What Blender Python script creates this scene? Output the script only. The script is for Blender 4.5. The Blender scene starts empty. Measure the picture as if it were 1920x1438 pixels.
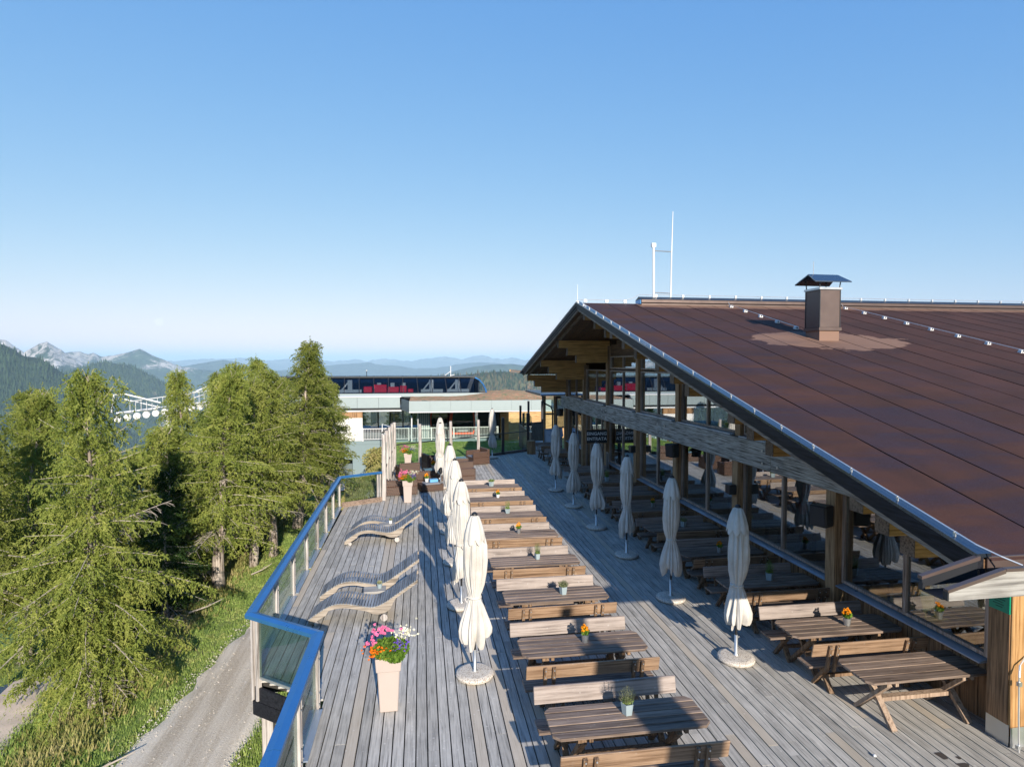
import bpy, math, random
import numpy as np
from mathutils import Vector, Matrix, noise
R = math.radians
sc = bpy.context.scene
col = sc.collection

# ------------------------------------------------------------------ camera, world, sun
CAM_H = 5.3
cam = bpy.data.objects.new('camera', bpy.data.cameras.new('camera'))
col.objects.link(cam)
cam.location = (0, 0, CAM_H)
cam.rotation_euler = (R(90 - 1.943), 0, R(-8.676))
cam.data.sensor_width = 36.0
cam.data.lens = 36.0 * 1120 / 1920
cam.data.clip_start = 0.1
cam.data.clip_end = 200000
sc.camera = cam

SUN_EL = 21.6
SUN_DIR = Vector((0.1285, -0.9917, 0)).normalized()          # horizontal direction towards the sun
w = bpy.data.worlds.new('World'); sc.world = w; w.use_nodes = True
nt = w.node_tree; nt.nodes.clear()
sky = nt.nodes.new('ShaderNodeTexSky'); sky.sky_type = 'NISHITA'
sky.sun_disc = False
sky.sun_elevation = R(SUN_EL)
sky.sun_rotation = math.atan2(SUN_DIR.x, SUN_DIR.y)
sky.altitude = 2000; sky.air_density = 1.15; sky.dust_density = 0.25; sky.ozone_density = 2.2
bg = nt.nodes.new('ShaderNodeBackground'); bg.inputs['Strength'].default_value = 0.084
wo = nt.nodes.new('ShaderNodeOutputWorld')
# film response of the sky: per-channel power, the same over the whole dome
sep = nt.nodes.new('ShaderNodeSeparateColor'); cmb = nt.nodes.new('ShaderNodeCombineColor'); nt.links.new(sky.outputs[0], sep.inputs[0])
for i_, (p_, k_) in enumerate(((1.0, 1.0), (0.58, 1.84), (0.2, 4.25))):
    pw = nt.nodes.new('ShaderNodeMath'); pw.operation = 'POWER'; pw.inputs[1].default_value = p_; nt.links.new(sep.outputs[i_], pw.inputs[0])
    ml = nt.nodes.new('ShaderNodeMath'); ml.operation = 'MULTIPLY'; ml.inputs[1].default_value = k_; nt.links.new(pw.outputs[0], ml.inputs[0]); nt.links.new(ml.outputs[0], cmb.inputs[i_])
nt.links.new(cmb.outputs[0], bg.inputs[0]); nt.links.new(bg.outputs[0], wo.inputs[0])
sun = bpy.data.objects.new('sun', bpy.data.lights.new('sun', 'SUN'))
col.objects.link(sun)
sun.data.energy = 5.0; sun.data.angle = R(0.5); sun.data.color = (1.0, 0.89, 0.75)
sd = Vector((SUN_DIR.x * math.cos(R(SUN_EL)), SUN_DIR.y * math.cos(R(SUN_EL)), math.sin(R(SUN_EL))))
sun.rotation_euler = sd.to_track_quat('Z', 'Y').to_euler()
sc.view_settings.view_transform = 'Standard'
sc.view_settings.look = 'None'
sc.view_settings.exposure = 0.80
sc.view_settings.gamma = 1
sc.view_settings.use_curve_mapping = False
sc.render.engine = 'CYCLES'
sc.cycles.use_denoising = True
sc.cycles.max_bounces = 8; sc.cycles.transparent_max_bounces = 24
sc.cycles.volume_bounces = 0; sc.cycles.caustics_reflective = False; sc.cycles.caustics_refractive = False
sc.cycles.sample_clamp_indirect = 6

# ------------------------------------------------------------------ helpers
class MB:
    """collects shapes, builds them as one mesh object"""
    def __init__(s): s.v = []; s.f = []; s.tone = []; s.t = None
    def _add(s, vs, fs):
        n = len(s.v); s.v += [tuple(v) for v in vs]; s.f += [tuple(n + i for i in f) for f in fs]
        if s.t is not None: s.tone += [s.t] * len(fs)
        return s
    def box(s, x0, y0, z0, x1, y1, z1):
        return s.hexa([(x0,y0,z0),(x1,y0,z0),(x1,y1,z0),(x0,y1,z0)], [(x0,y0,z1),(x1,y0,z1),(x1,y1,z1),(x0,y1,z1)])
    def hexa(s, lo, hi):
        return s._add(list(lo) + list(hi), [(3,2,1,0),(4,5,6,7),(0,1,5,4),(1,2,6,5),(2,3,7,6),(3,0,4,7)])
    def bar(s, p, q, w, h, up=(0,0,1)):
        p = Vector(p); q = Vector(q); d = (q - p).normalized(); up = Vector(up)
        sd_ = d.cross(up)
        if sd_.length < 1e-5: sd_ = d.cross(Vector((1,0,0)))
        sd_.normalize(); u = sd_.cross(d).normalized()
        a = sd_ * (w / 2); b = u * (h / 2)
        return s._add([p-a-b, p+a-b, p+a+b, p-a+b, q-a-b, q+a-b, q+a+b, q-a+b],
                      [(0,1,2,3),(7,6,5,4),(4,5,1,0),(5,6,2,1),(6,7,3,2),(7,4,0,3)])
    def tube(s, pts, rad, n=8, cap=True):
        pts = [Vector(p) for p in pts]
        if not hasattr(rad, '__len__'): rad = [rad] * len(pts)
        vs = []; prev = None
        for i, p in enumerate(pts):
            d = (pts[min(i+1, len(pts)-1)] - pts[max(i-1, 0)]).normalized()
            if prev is None:
                a = d.orthogonal().normalized()
            else:
                a = (prev - d * prev.dot(d))
                a = a.normalized() if a.length > 1e-6 else d.orthogonal().normalized()
            prev = a; b = d.cross(a)
            for k in range(n):
                t = 2 * math.pi * k / n
                vs.append(p + (a * math.cos(t) + b * math.sin(t)) * rad[i])
        fs = []
        for i in range(len(pts) - 1):
            for k in range(n):
                k2 = (k + 1) % n
                fs.append((i*n+k, i*n+k2, (i+1)*n+k2, (i+1)*n+k))
        if cap:
            fs.append(tuple(reversed(range(n)))); fs.append(tuple((len(pts)-1)*n + k for k in range(n)))
        return s._add(vs, fs)
    def lathe(s, prof, n=24, c=(0,0,0)):
        vs = []; fs = []
        for r, z in prof:
            for k in range(n):
                t = 2*math.pi*k/n; vs.append((c[0]+r*math.cos(t), c[1]+r*math.sin(t), c[2]+z))
        for i in range(len(prof)-1):
            for k in range(n):
                k2 = (k+1) % n; fs.append((i*n+k, i*n+k2, (i+1)*n+k2, (i+1)*n+k))
        fs.append(tuple(reversed(range(n)))); fs.append(tuple((len(prof)-1)*n+k for k in range(n)))
        return s._add(vs, fs)
    def prism(s, poly, a, b, axis='y'):
        """polygon (u,v) extruded along axis from a to b. axis y: (x,z); x: (y,z); z: (x,y)"""
        P = {'y': lambda u,v,t: (u,t,v), 'x': lambda u,v,t: (t,u,v), 'z': lambda u,v,t: (u,v,t)}[axis]
        n = len(poly)
        vs = [P(u,v,a) for u,v in poly] + [P(u,v,b) for u,v in poly]
        fs = [tuple(range(n)), tuple(reversed(range(n, 2*n)))] + [((i+1)%n, i, n+i, n+(i+1)%n) for i in range(n)]
        return s._add(vs, fs)
    def quadstrip(s, rows, closed=False):
        n = len(rows[0]); vs = [v for r in rows for v in r]; fs = []
        for i in range(len(rows)-1):
            for k in range(n if closed else n-1):
                k2 = (k+1) % n; fs.append((i*n+k, i*n+k2, (i+1)*n+k2, (i+1)*n+k))
        return s._add(vs, fs)
    def mesh(s, name, m, smooth=False):
        me = bpy.data.meshes.new(name)
        me.from_pydata(s.v, [], s.f)
        if m: me.materials.append(m)
        if smooth: me.polygons.foreach_set('use_smooth', [True] * len(me.polygons))
        if s.tone:
            at = me.attributes.new('tone', 'FLOAT', 'FACE'); at.data.foreach_set('value', s.tone)
        me.update()
        return me
    def build(s, name, m, parent=None, smooth=False, bevel=0, fix=True, **kw):
        me = s.mesh(name, m, smooth)
        if fix:
            import bmesh
            b = bmesh.new(); b.from_mesh(me); bmesh.ops.recalc_face_normals(b, faces=b.faces); b.to_mesh(me); b.free()
        o = link(name, me, parent)
        if bevel:
            md = o.modifiers.new('bevel', 'BEVEL'); md.width = bevel; md.segments = 1; md.limit_method = 'ANGLE'
        for k, v in kw.items(): o[k] = v
        return o
def link(name, me, parent=None, loc=None):
    o = bpy.data.objects.new(name, me); col.objects.link(o)
    if parent is not None: o.parent = parent
    if loc is not None: o.location = loc
    return o
def tri_mesh(name, verts, m, nv=4, smooth=False):
    """fast mesh from an (n*nv,3) array of separate polygons with nv corners"""
    verts = np.asarray(verts, dtype=np.float32).reshape(-1, 3); n = len(verts) // nv
    me = bpy.data.meshes.new(name)
    me.vertices.add(len(verts)); me.vertices.foreach_set('co', verts.ravel())
    me.loops.add(len(verts)); me.loops.foreach_set('vertex_index', np.arange(len(verts), dtype=np.int32))
    me.polygons.add(n)
    me.polygons.foreach_set('loop_start', np.arange(0, len(verts), nv, dtype=np.int32))
    me.materials.append(m); me.update(calc_edges=True)
    return me
def tag(o, label, cat, group=None):
    o['label'] = label; o['category'] = cat
    if group: o['group'] = group
    return o
def thing(name, label, cat, loc=(0,0,0), rz=0, group=None):
    o = bpy.data.objects.new(name, None); col.objects.link(o)
    o.empty_display_size = 0.3; o.location = loc; o.rotation_euler = (0,0,rz)
    return tag(o, label, cat, group)
def structure(o): o['kind'] = 'structure'; return o
kids = {}
def dup(root, loc=None, rz=None, label=None, scale=None, group=None):
    def cp(o, par):
        c = o.copy(); col.objects.link(c)
        if par is not None: c.parent = par
        for ch in KIDS.get(o.name, ()): cp(ch, c)
        return c
    KIDS = {}
    for o in list(root.children_recursive): KIDS.setdefault(o.parent.name, []).append(o)
    r = cp(root, None)
    if loc is not None: r.location = loc
    if rz is not None: r.rotation_euler = (0,0,rz)
    if label: r['label'] = label
    if scale: r.scale = (scale,)*3 if not hasattr(scale, '__len__') else scale
    if group: r['group'] = group
    return r

# ------------------------------------------------------------------ materials
class NT:
    def __init__(s, name):
        s.m = bpy.data.materials.new(name); s.m.use_nodes = True; s.t = s.m.node_tree; s.t.nodes.clear()
        s.out = s.n('ShaderNodeOutputMaterial')
    def n(s, typ, ins=None, **kw):
        nd = s.t.nodes.new(typ)
        for k, v in kw.items(): setattr(nd, k, v)
        for k, v in (ins or {}).items():
            if isinstance(v, bpy.types.NodeSocket): s.t.links.new(v, nd.inputs[k])
            elif v is not None:
                if isinstance(v, tuple) and len(v) == 3 and nd.inputs[k].type == 'RGBA': v = v + (1,)
                nd.inputs[k].default_value = v
        return nd
    def coord(s, scale=(1,1,1), rot=(0,0,0), rand=0.0, which='Object'):
        tc = s.n('ShaderNodeTexCoord').outputs[which]
        if rand:
            oi = s.n('ShaderNodeObjectInfo').outputs['Random']
            mu = s.n('ShaderNodeMath', {0: oi, 1: rand}, operation='MULTIPLY').outputs[0]
            cx = s.n('ShaderNodeCombineXYZ', {0: mu, 1: mu, 2: mu}).outputs[0]
            tc = s.n('ShaderNodeVectorMath', {0: tc, 1: cx}, operation='ADD').outputs[0]
        return s.n('ShaderNodeMapping', {'Vector': tc, 'Scale': scale, 'Rotation': rot}).outputs[0]
    def noise(s, vec, scale=5, detail=6, rough=0.55, dist=0.0):
        return s.n('ShaderNodeTexNoise', {'Vector': vec, 'Scale': scale, 'Detail': detail, 'Roughness': rough, 'Distortion': dist}).outputs['Fac']
    def ramp(s, fac, stops):
        nd = s.n('ShaderNodeValToRGB', {'Fac': fac}); e = nd.color_ramp.elements
        while len(e) < len(stops): e.new(0.5)
        for el, (p, c) in zip(e, stops):
            el.position = p; el.color = (c, c, c, 1) if not hasattr(c, '__len__') else tuple(c) + (1,)
        return nd.outputs[0]
    def mix(s, fac, a, b, mode='MIX'):
        nd = s.n('ShaderNodeMix', data_type='RGBA', blend_type=mode)
        for k, v in ((0, fac), (6, a), (7, b)):
            if isinstance(v, bpy.types.NodeSocket): s.t.links.new(v, nd.inputs[k])
            else:
                if k and len(v) == 3: v = tuple(v) + (1,)
                nd.inputs[k].default_value = v
        return nd.outputs[2]
    def math(s, op, a, b=0.0):
        return s.n('ShaderNodeMath', {0: a, 1: b}, operation=op).outputs[0]
    def bump(s, h, strength=0.3, dist=0.01):
        return s.n('ShaderNodeBump', {'Height': h, 'Strength': strength, 'Distance': dist}).outputs[0]
    def pbr(s, color, rough=0.6, metal=0.0, normal=None, spec=None, **kw):
        ins = {'Base Color': color, 'Roughness': rough, 'Metallic': metal}
        if normal is not None: ins['Normal'] = normal
        if spec is not None: ins['Specular IOR Level'] = spec
        ins.update(kw)
        b = s.n('ShaderNodeBsdfPrincipled', ins)
        s.t.links.new(b.outputs[0], s.out.inputs[0]); return s.m
AX = {'x': (0.55, 14, 14), 'y': (14, 0.55, 14), 'z': (14, 14, 0.55)}
def wood(name, dark, light, axis='x', rough=0.75, rnd=0.25, spots=0.0, tone=False, sheen=0.0, grain=1.0, spotcol=(0.5,0.49,0.47), warm=None, spec=0.3, dk=0.5):
    s = NT(name)
    if tone:
        ta = s.n('ShaderNodeAttribute', attribute_name='tone').outputs['Fac']
        tv = s.n('ShaderNodeCombineXYZ', {0: s.math('MULTIPLY', ta, 91.0), 1: s.math('MULTIPLY', ta, 53.0)}).outputs[0]
        tc = s.n('ShaderNodeVectorMath', {0: s.n('ShaderNodeTexCoord').outputs['Object'], 1: tv}, operation='ADD').outputs[0]
        v = s.n('ShaderNodeMapping', {'Vector': tc, 'Scale': tuple(a*grain for a in AX[axis])}).outputs[0]
    else: v = s.coord(tuple(a*grain for a in AX[axis]), rand=37.0)
    n1 = s.noise(v, 2.2, 8, 0.62, 0.25)
    v2 = s.coord((1.3, 1.3, 1.3), rand=11.0)
    n2 = s.noise(v2, 1.7, 4, 0.55)
    c = s.ramp(n1, [(0.32, tuple(dk*x for x in dark)), (0.40, dark), (0.56, light)])
    if tone:
        r = s.n('ShaderNodeAttribute', attribute_name='tone').outputs['Fac']
    else:
        r = s.n('ShaderNodeObjectInfo').outputs['Random']
    br = s.math('ADD', s.math('MULTIPLY', r, rnd), 1 - rnd/2)
    br = s.math('MULTIPLY', br, s.math('ADD', s.math('MULTIPLY', n2, 0.7), 0.65))
    cc = s.n('ShaderNodeVectorMath', {0: c, 'Scale': br}, operation='SCALE').outputs[0]
    if warm is not None:
        # some pieces are newer and warmer
        wsel = s.math('GREATER_THAN', s.math('FRACT', s.math('MULTIPLY', r, 17.3)), 0.86)
        cc = s.mix(s.math('MULTIPLY', wsel, 0.6), cc, warm)
    if spots:
        v3 = s.coord((1, 1, 1), rand=5.0)
        sp = s.noise(v3, 9.0, 3, 0.6)
        sp2 = s.noise(s.coord((2.0,2.0,2.0)), 1.1, 2, 0.5)
        f = s.math('MULTIPLY', s.ramp(sp, [(0.66, 0.0), (0.74, 1.0)]), s.ramp(sp2, [(0.4, 0.2), (0.62, 1.0)]))
        cc = s.mix(s.math('MULTIPLY', f, spots), cc, spotcol)
        vor = s.n('ShaderNodeTexVoronoi', {'Vector': s.coord((1,1,1)), 'Scale': 6.5, 'Randomness': 1.0}).outputs['Distance']
        f2 = s.ramp(vor, [(0.05, 1.0), (0.13, 0.0)])
        cc = s.mix(s.math('MULTIPLY', f2, spots*0.75), cc, spotcol)
    nb = s.bump(n1, 0.5, 0.004)
    return s.pbr(cc, rough, normal=nb, spec=spec)
def plain(name, colr, rough=0.5, metal=0.0, var=0.12, nscale=3.0, bump=0.0, spec=0.5, **kw):
    s = NT(name)
    n1 = s.noise(s.coord((1,1,1), rand=9.0), nscale, 5, 0.6)
    br = s.math('ADD', s.math('MULTIPLY', n1, var*2), 1 - var)
    cc = s.n('ShaderNodeVectorMath', {0: tuple(colr), 'Scale': br}, operation='SCALE').outputs[0]
    n2 = s.noise(s.coord((1,1,1)), nscale*9, 4, 0.6)
    rr = s.math('ADD', s.math('MULTIPLY', n1, 0.25), rough - 0.125)
    return s.pbr(cc, rr, metal, normal=s.bump(n2, bump, 0.004) if bump else None, spec=spec, **kw)
def speckle(name, base, dots, scale=40, rough=0.8, th=0.45, soft=0.06):
    s = NT(name)
    v = s.n('ShaderNodeTexVoronoi', {'Vector': s.coord((1,1,1), rand=3.0), 'Scale': scale}).outputs['Color']
    g = s.n('ShaderNodeSeparateColor', {0: v}).outputs[0]
    c = s.mix(s.ramp(g, [(th-soft, 0.0), (th, 1.0)]), dots, base)
    n = s.noise(s.coord((1,1,1)), 4, 4, 0.6)
    br = s.math('ADD', s.math('MULTIPLY', n, 0.4), 0.8)
    c = s.n('ShaderNodeVectorMath', {0: c, 'Scale': br}, operation='SCALE').outputs[0]
    return s.pbr(c, rough, normal=s.bump(g, 0.3, 0.003))
def glass(name, tint, f0=0.06, k=0.9, p=4.0, rough=0.0):
    s = NT(name)
    fc = s.n('ShaderNodeLayerWeight', {'Blend': 0.5}).outputs['Facing']
    f = s.math('ADD', s.math('MULTIPLY', s.math('POWER', fc, p), k), f0)
    tr = s.n('ShaderNodeBsdfTransparent', {'Color': tint})
    gl = s.n('ShaderNodeBsdfGlossy', {'Color': (0.95,0.97,1.0), 'Roughness': rough})
    mx = s.n('ShaderNodeMixShader', {0: f, 1: tr.outputs[0], 2: gl.outputs[0]})
    s.t.links.new(mx.outputs[0], s.out.inputs[0]); return s.m
def foliage(name, c1, c2, c3, trans=0.35, scale=1.3):
    s = NT(name)
    n1 = s.noise(s.coord((1,1,1), rand=20.0), scale, 5, 0.65)
    n2 = s.noise(s.coord((1,1,1), rand=20.0), 14, 2, 0.5)
    f = s.math('ADD', s.math('MULTIPLY', n1, 0.6), s.math('MULTIPLY', n2, 0.4))
    c = s.ramp(f, [(0.36, c1), (0.5, c2), (0.66, c3)])
    r = s.math('ADD', s.math('MULTIPLY', s.n('ShaderNodeObjectInfo').outputs['Random'], 0.35), 0.82)
    c = s.n('ShaderNodeVectorMath', {0: c, 'Scale': r}, operation='SCALE').outputs[0]
    d = s.n('ShaderNodeBsdfDiffuse', {'Color': c})
    t = s.n('ShaderNodeBsdfTranslucent', {'Color': c})
    mx = s.n('ShaderNodeMixShader', {0: trans, 1: d.outputs[0], 2: t.outputs[0]})
    s.t.links.new(mx.outputs[0], s.out.inputs[0]); return s.m

M = {}
M['deck'] = wood('weathered_deck_wood', (0.29,0.28,0.26), (0.42,0.405,0.375), 'y', 0.7, 0.30, spots=0.6, tone=True, warm=(0.47,0.40,0.31), spotcol=(0.66,0.64,0.60), grain=1.3)
M['under'] = plain('dark_substructure', (0.03,0.028,0.025), 0.9)
M['table'] = wood('stained_table_wood', (0.115,0.08,0.06), (0.22,0.165,0.13), 'x', 0.62, 0.55, spots=0.15, spec=0.45)
M['bench'] = wood('stained_bench_wood', (0.15,0.09,0.052), (0.27,0.18,0.115), 'x', 0.62, 0.25, spots=0.18, spec=0.45)
M['bench_front'] = wood('sun_bleached_bench_wood', (0.175,0.14,0.122), (0.285,0.24,0.215), 'x', 0.6, 0.25, spots=0.3, spec=0.45, spotcol=(0.6,0.58,0.56))
M['leg'] = wood('stained_leg_wood', (0.10,0.06,0.035), (0.22,0.145,0.09), 'z', 0.6, 0.25)
M['leg_light'] = wood('pale_leg_wood', (0.22,0.155,0.11), (0.34,0.255,0.19), 'z', 0.6, 0.2)
M['beam'] = wood('weathered_beam_wood', (0.13,0.11,0.09), (0.40,0.37,0.33), 'y', 0.8, 0.1, grain=1.3, dk=0.35)
M['post'] = wood('brown_post_wood', (0.17,0.095,0.045), (0.36,0.215,0.11), 'z', 0.7, 0.25)
M['purlin'] = wood('larch_purlin_wood', (0.27,0.13,0.035), (0.50,0.27,0.085), 'x', 0.6, 0.2)
M['purlin_end'] = wood('dark_purlin_wood', (0.07,0.045,0.03), (0.17,0.12,0.085), 'x', 0.7, 0.2)
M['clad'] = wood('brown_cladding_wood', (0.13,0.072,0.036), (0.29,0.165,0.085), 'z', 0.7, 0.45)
M['frame'] = wood('window_frame_wood', (0.20,0.135,0.10), (0.40,0.30,0.24), 'z', 0.55, 0.2)
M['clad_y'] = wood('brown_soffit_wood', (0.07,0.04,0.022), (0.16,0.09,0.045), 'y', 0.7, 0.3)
M['orange'] = wood('fresh_larch_wood', (0.34,0.19,0.075), (0.56,0.36,0.17), 'x', 0.6, 0.12)
M['orange_z'] = wood('fresh_larch_post', (0.27,0.14,0.05), (0.44,0.26,0.115), 'z', 0.6, 0.1)
M['greywood'] = wood('silver_grey_wood', (0.24,0.215,0.20), (0.47,0.44,0.42), 'z', 0.7, 0.2)
M['greywood_x'] = wood('silver_board_wood', (0.19,0.18,0.168), (0.34,0.33,0.31), 'x', 0.7, 0.2)
M['darkboard'] = wood('dark_fascia_wood', (0.05,0.045,0.045), (0.12,0.105,0.10), 'x', 0.6, 0.2)
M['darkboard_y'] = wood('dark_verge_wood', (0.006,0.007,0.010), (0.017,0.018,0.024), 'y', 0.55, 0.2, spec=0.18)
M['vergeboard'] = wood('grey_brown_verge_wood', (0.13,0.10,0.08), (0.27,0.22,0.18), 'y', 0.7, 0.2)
M['blue'] = plain('blue_tinted_metal', (0.05,0.21,0.47), 0.30, 0.6, 0.16)  # the rail cap's sky reflection is put into this blue base colour
M['bluesill'] = plain('bare_sill_metal', (0.33,0.40,0.50), 0.32, 0.5, 0.1)
M['darkmetal'] = plain('dark_grey_metal', (0.035,0.038,0.045), 0.4, 0.4, 0.1)
M['captop'] = plain('bluish_cap_metal', (0.12,0.15,0.19), 0.25, 0.9, 0.1)
M['brownmetal'] = plain('brown_sheet_metal', (0.13,0.095,0.085), 0.38, 0.45, 0.08)
M['galv'] = plain('galvanised_steel', (0.55,0.57,0.58), 0.35, 0.8, 0.12)
M['white'] = plain('white_paint', (0.62,0.64,0.66), 0.5, 0, 0.06)
M['wire'] = plain('aluminium_wire', (0.72,0.72,0.72), 0.35, 0.7, 0.05)
M['black'] = plain('black_plastic', (0.012,0.013,0.015), 0.45, 0, 0.2)
M['pane'] = glass('window_glass', (0.62,0.68,0.68), 0.22, 0.75, 2.2)
M['screen'] = glass('wind_screen_glass', (0.86,0.93,0.90), 0.03, 0.35, 3.0)
M['railglass'] = glass('railing_glass', (0.66,0.75,0.71), 0.05, 0.4, 3.0)
M['hallglass'] = glass('blue_hall_glass', (0.62,0.66,0.70), 0.03, 0.40, 3.0)
M['canvas'] = None
s = NT('cream_canvas')
nn = s.noise(s.coord((1,1,1), rand=8.0), 3.0, 5, 0.6)
nf = s.noise(s.coord((60,60,25)), 4, 2, 0.5)
st = s.noise(s.coord((7,7,1.0), rand=3.0), 1.6, 4, 0.6)
cc = s.ramp(nn, [(0.3, (0.47,0.445,0.405)), (0.6, (0.60,0.58,0.545))])
cc = s.mix(s.ramp(st, [(0.66, 0.0), (0.8, 0.35)]), cc, (0.45,0.38,0.30))
d = s.n('ShaderNodeBsdfDiffuse', {'Color': cc, 'Normal': s.bump(nf, 0.25, 0.004)})
t = s.n('ShaderNodeBsdfTranslucent', {'Color': cc})
mx = s.n('ShaderNodeMixShader', {0: 0.12, 1: d.outputs[0], 2: t.outputs[0]})
s.t.links.new(mx.outputs[0], s.out.inputs[0]); M['canvas'] = s.m
M['terrazzo'] = speckle('exposed_aggregate', (0.56,0.52,0.46), (0.25,0.19,0.15), 95, 0.85, 0.22, 0.08)
M['planter'] = plain('taupe_plastic', (0.40,0.34,0.31), 0.55, 0, 0.05)
M['zinc'] = plain('zinc_pot_metal', (0.55,0.58,0.60), 0.32, 0.85, 0.15)
M['bluepot'] = plain('blue_grey_ceramic', (0.26,0.33,0.36), 0.6, 0, 0.15, bump=0.2)
M['rail'] = wood('pale_lounger_wood', (0.19,0.16,0.13), (0.33,0.29,0.245), 'x', 0.7, 0.15)
M['slat'] = wood('slate_grey_slat_wood', (0.13,0.142,0.158), (0.24,0.258,0.28), 'y', 0.6, 0.3)
# wicker
s = NT('brown_wicker')
v = s.coord((1,1,1))
wv = s.n('ShaderNodeTexWave', {'Vector': v, 'Scale': 5.0, 'Distortion': 2.5, 'Detail': 2.0}, wave_type='BANDS', bands_direction='Z').outputs['Fac']
wx = s.n('ShaderNodeTexWave', {'Vector': v, 'Scale': 7.0, 'Distortion': 1.0}, wave_type='BANDS', bands_direction='DIAGONAL').outputs['Fac']
h = s.math('MULTIPLY', wv, wx)
nz = s.noise(s.coord((3,3,30), rand=4.0), 3, 4, 0.7)
f = s.math('ADD', s.math('MULTIPLY', h, 0.5), s.math('MULTIPLY', nz, 0.6))
c = s.ramp(f, [(0.34, (0.02,0.010,0.007)), (0.5, (0.075,0.038,0.024)), (0.68, (0.22,0.125,0.085))])
M['wicker'] = s.pbr(c, 0.55, normal=s.bump(h, 0.8, 0.01))
# roofing felt
s = NT('brown_roofing_felt')
n1 = s.noise(s.coord((1,1,1), rand=13.0), 0.55, 6, 0.62, 0.4)
gr = s.noise(s.coord((1,1,1)), 70, 3, 0.7)
bl = s.noise(s.coord((0.35,1.2,1), rand=3.0), 0.9, 6, 0.65, 0.6)
c = s.ramp(n1, [(0.3, (0.026,0.0105,0.0075)), (0.65, (0.056,0.0215,0.014))])
tanp = s.ramp(gr, [(0.52, 0.0), (0.72, 0.75)])
c = s.mix(tanp, c, (0.085,0.042,0.030))
r = s.math('ADD', s.math('MULTIPLY', s.n('ShaderNodeObjectInfo').outputs['Random'], 0.22), 0.9)
c = s.n('ShaderNodeVectorMath', {0: c, 'Scale': r}, operation='SCALE').outputs[0]
# dry sandy run-off below the chimney and the ridge (world positions, the strips sit at the world origin)
pos = s.n('ShaderNodeSeparateXYZ', {0: s.n('ShaderNodeTexCoord').outputs['Object']})
px, py = pos.outputs[0], pos.outputs[1]
wob = s.math('MULTIPLY', s.math('SUBTRACT', s.noise(s.coord((0.7,1,1)), 1.3, 7, 0.7), 0.5), 3.4)
ex = s.math('DIVIDE', s.math('ADD', s.math('SUBTRACT', px, 11.25), wob), 2.3)
ey = s.math('DIVIDE', s.math('ADD', s.math('SUBTRACT', py, 15.2), s.math('MULTIPLY', wob, 0.6)), 1.15)
rr = s.math('ADD', s.math('MULTIPLY', ex, ex), s.math('MULTIPLY', ey, ey))
patch = s.ramp(rr, [(0.93, 0.85), (1.0, 0.0)])
ridge = s.ramp(s.math('ADD', s.math('MULTIPLY', s.math('SUBTRACT', py, 20.0), 1.0), s.math('MULTIPLY', wob, 0.25)), [(0.35, 0.0), (0.5, 0.8)])
ridge = s.math('MULTIPLY', ridge, s.math('GREATER_THAN', px, 7.8))
c = s.mix(s.math('MAXIMUM', patch, ridge), c, (0.21,0.125,0.088))
# dew: bluish sheen near the verge
dewx = s.ramp(s.math('DIVIDE', s.math('ADD', s.math('ADD', px, s.math('MULTIPLY', wob, 2.0)), s.math('MULTIPLY', s.math('SUBTRACT', py, 5.0), 0.15)), 20.0), [(0.42, 1.0), (0.72, 0.1)])
dew = s.math('MULTIPLY', s.ramp(bl, [(0.42, 0.0), (0.58, 1.0)]), dewx)
c = s.mix(s.math('MULTIPLY', dew, 0.5), c, (0.018,0.012,0.02))
rough = s.math('SUBTRACT', 0.88, s.math('MULTIPLY', s.math('MULTIPLY', dew, s.ramp(gr, [(0.45, 0.3), (0.6, 1.0)])), 0.36))
M['felt'] = s.pbr(c, rough, normal=s.bump(gr, 0.5, 0.004), spec=0.3)
M['bark'] = wood('larch_bark', (0.13,0.10,0.08), (0.42,0.37,0.32), 'z', 0.9, 0.3, grain=0.6)
M['twig'] = plain('dry_grey_twigs', (0.33,0.29,0.25), 0.9, 0, 0.3)
M['larch'] = foliage('larch_needles', (0.10,0.145,0.035), (0.26,0.31,0.07), (0.47,0.48,0.15), 0.44)
M['larch_dark'] = foliage('shaded_spruce_needles', (0.02,0.045,0.015), (0.045,0.085,0.025), (0.08,0.13,0.035), 0.25)
M['plant'] = foliage('garden_leaves', (0.06,0.13,0.02), (0.14,0.26,0.04), (0.30,0.42,0.08), 0.35, 8)
M['rosemary'] = foliage('herb_leaves', (0.06,0.11,0.03), (0.16,0.24,0.07), (0.32,0.38,0.13), 0.3, 12)
M['lavender'] = foliage('lavender_stems', (0.11,0.13,0.07), (0.22,0.24,0.13), (0.38,0.37,0.26), 0.3, 12)
for k_, c_ in dict(pink=(0.75,0.20,0.38), whiteb=(0.8,0.78,0.62), orangeb=(0.8,0.22,0.02), purple=(0.22,0.13,0.62), yellow=(0.85,0.36,0.02)).items():
    M[k_] = foliage(k_+'_petals', tuple(x*0.6 for x in c_), c_, tuple(min(1,x*1.25) for x in c_), 0.3, 10)
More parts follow.
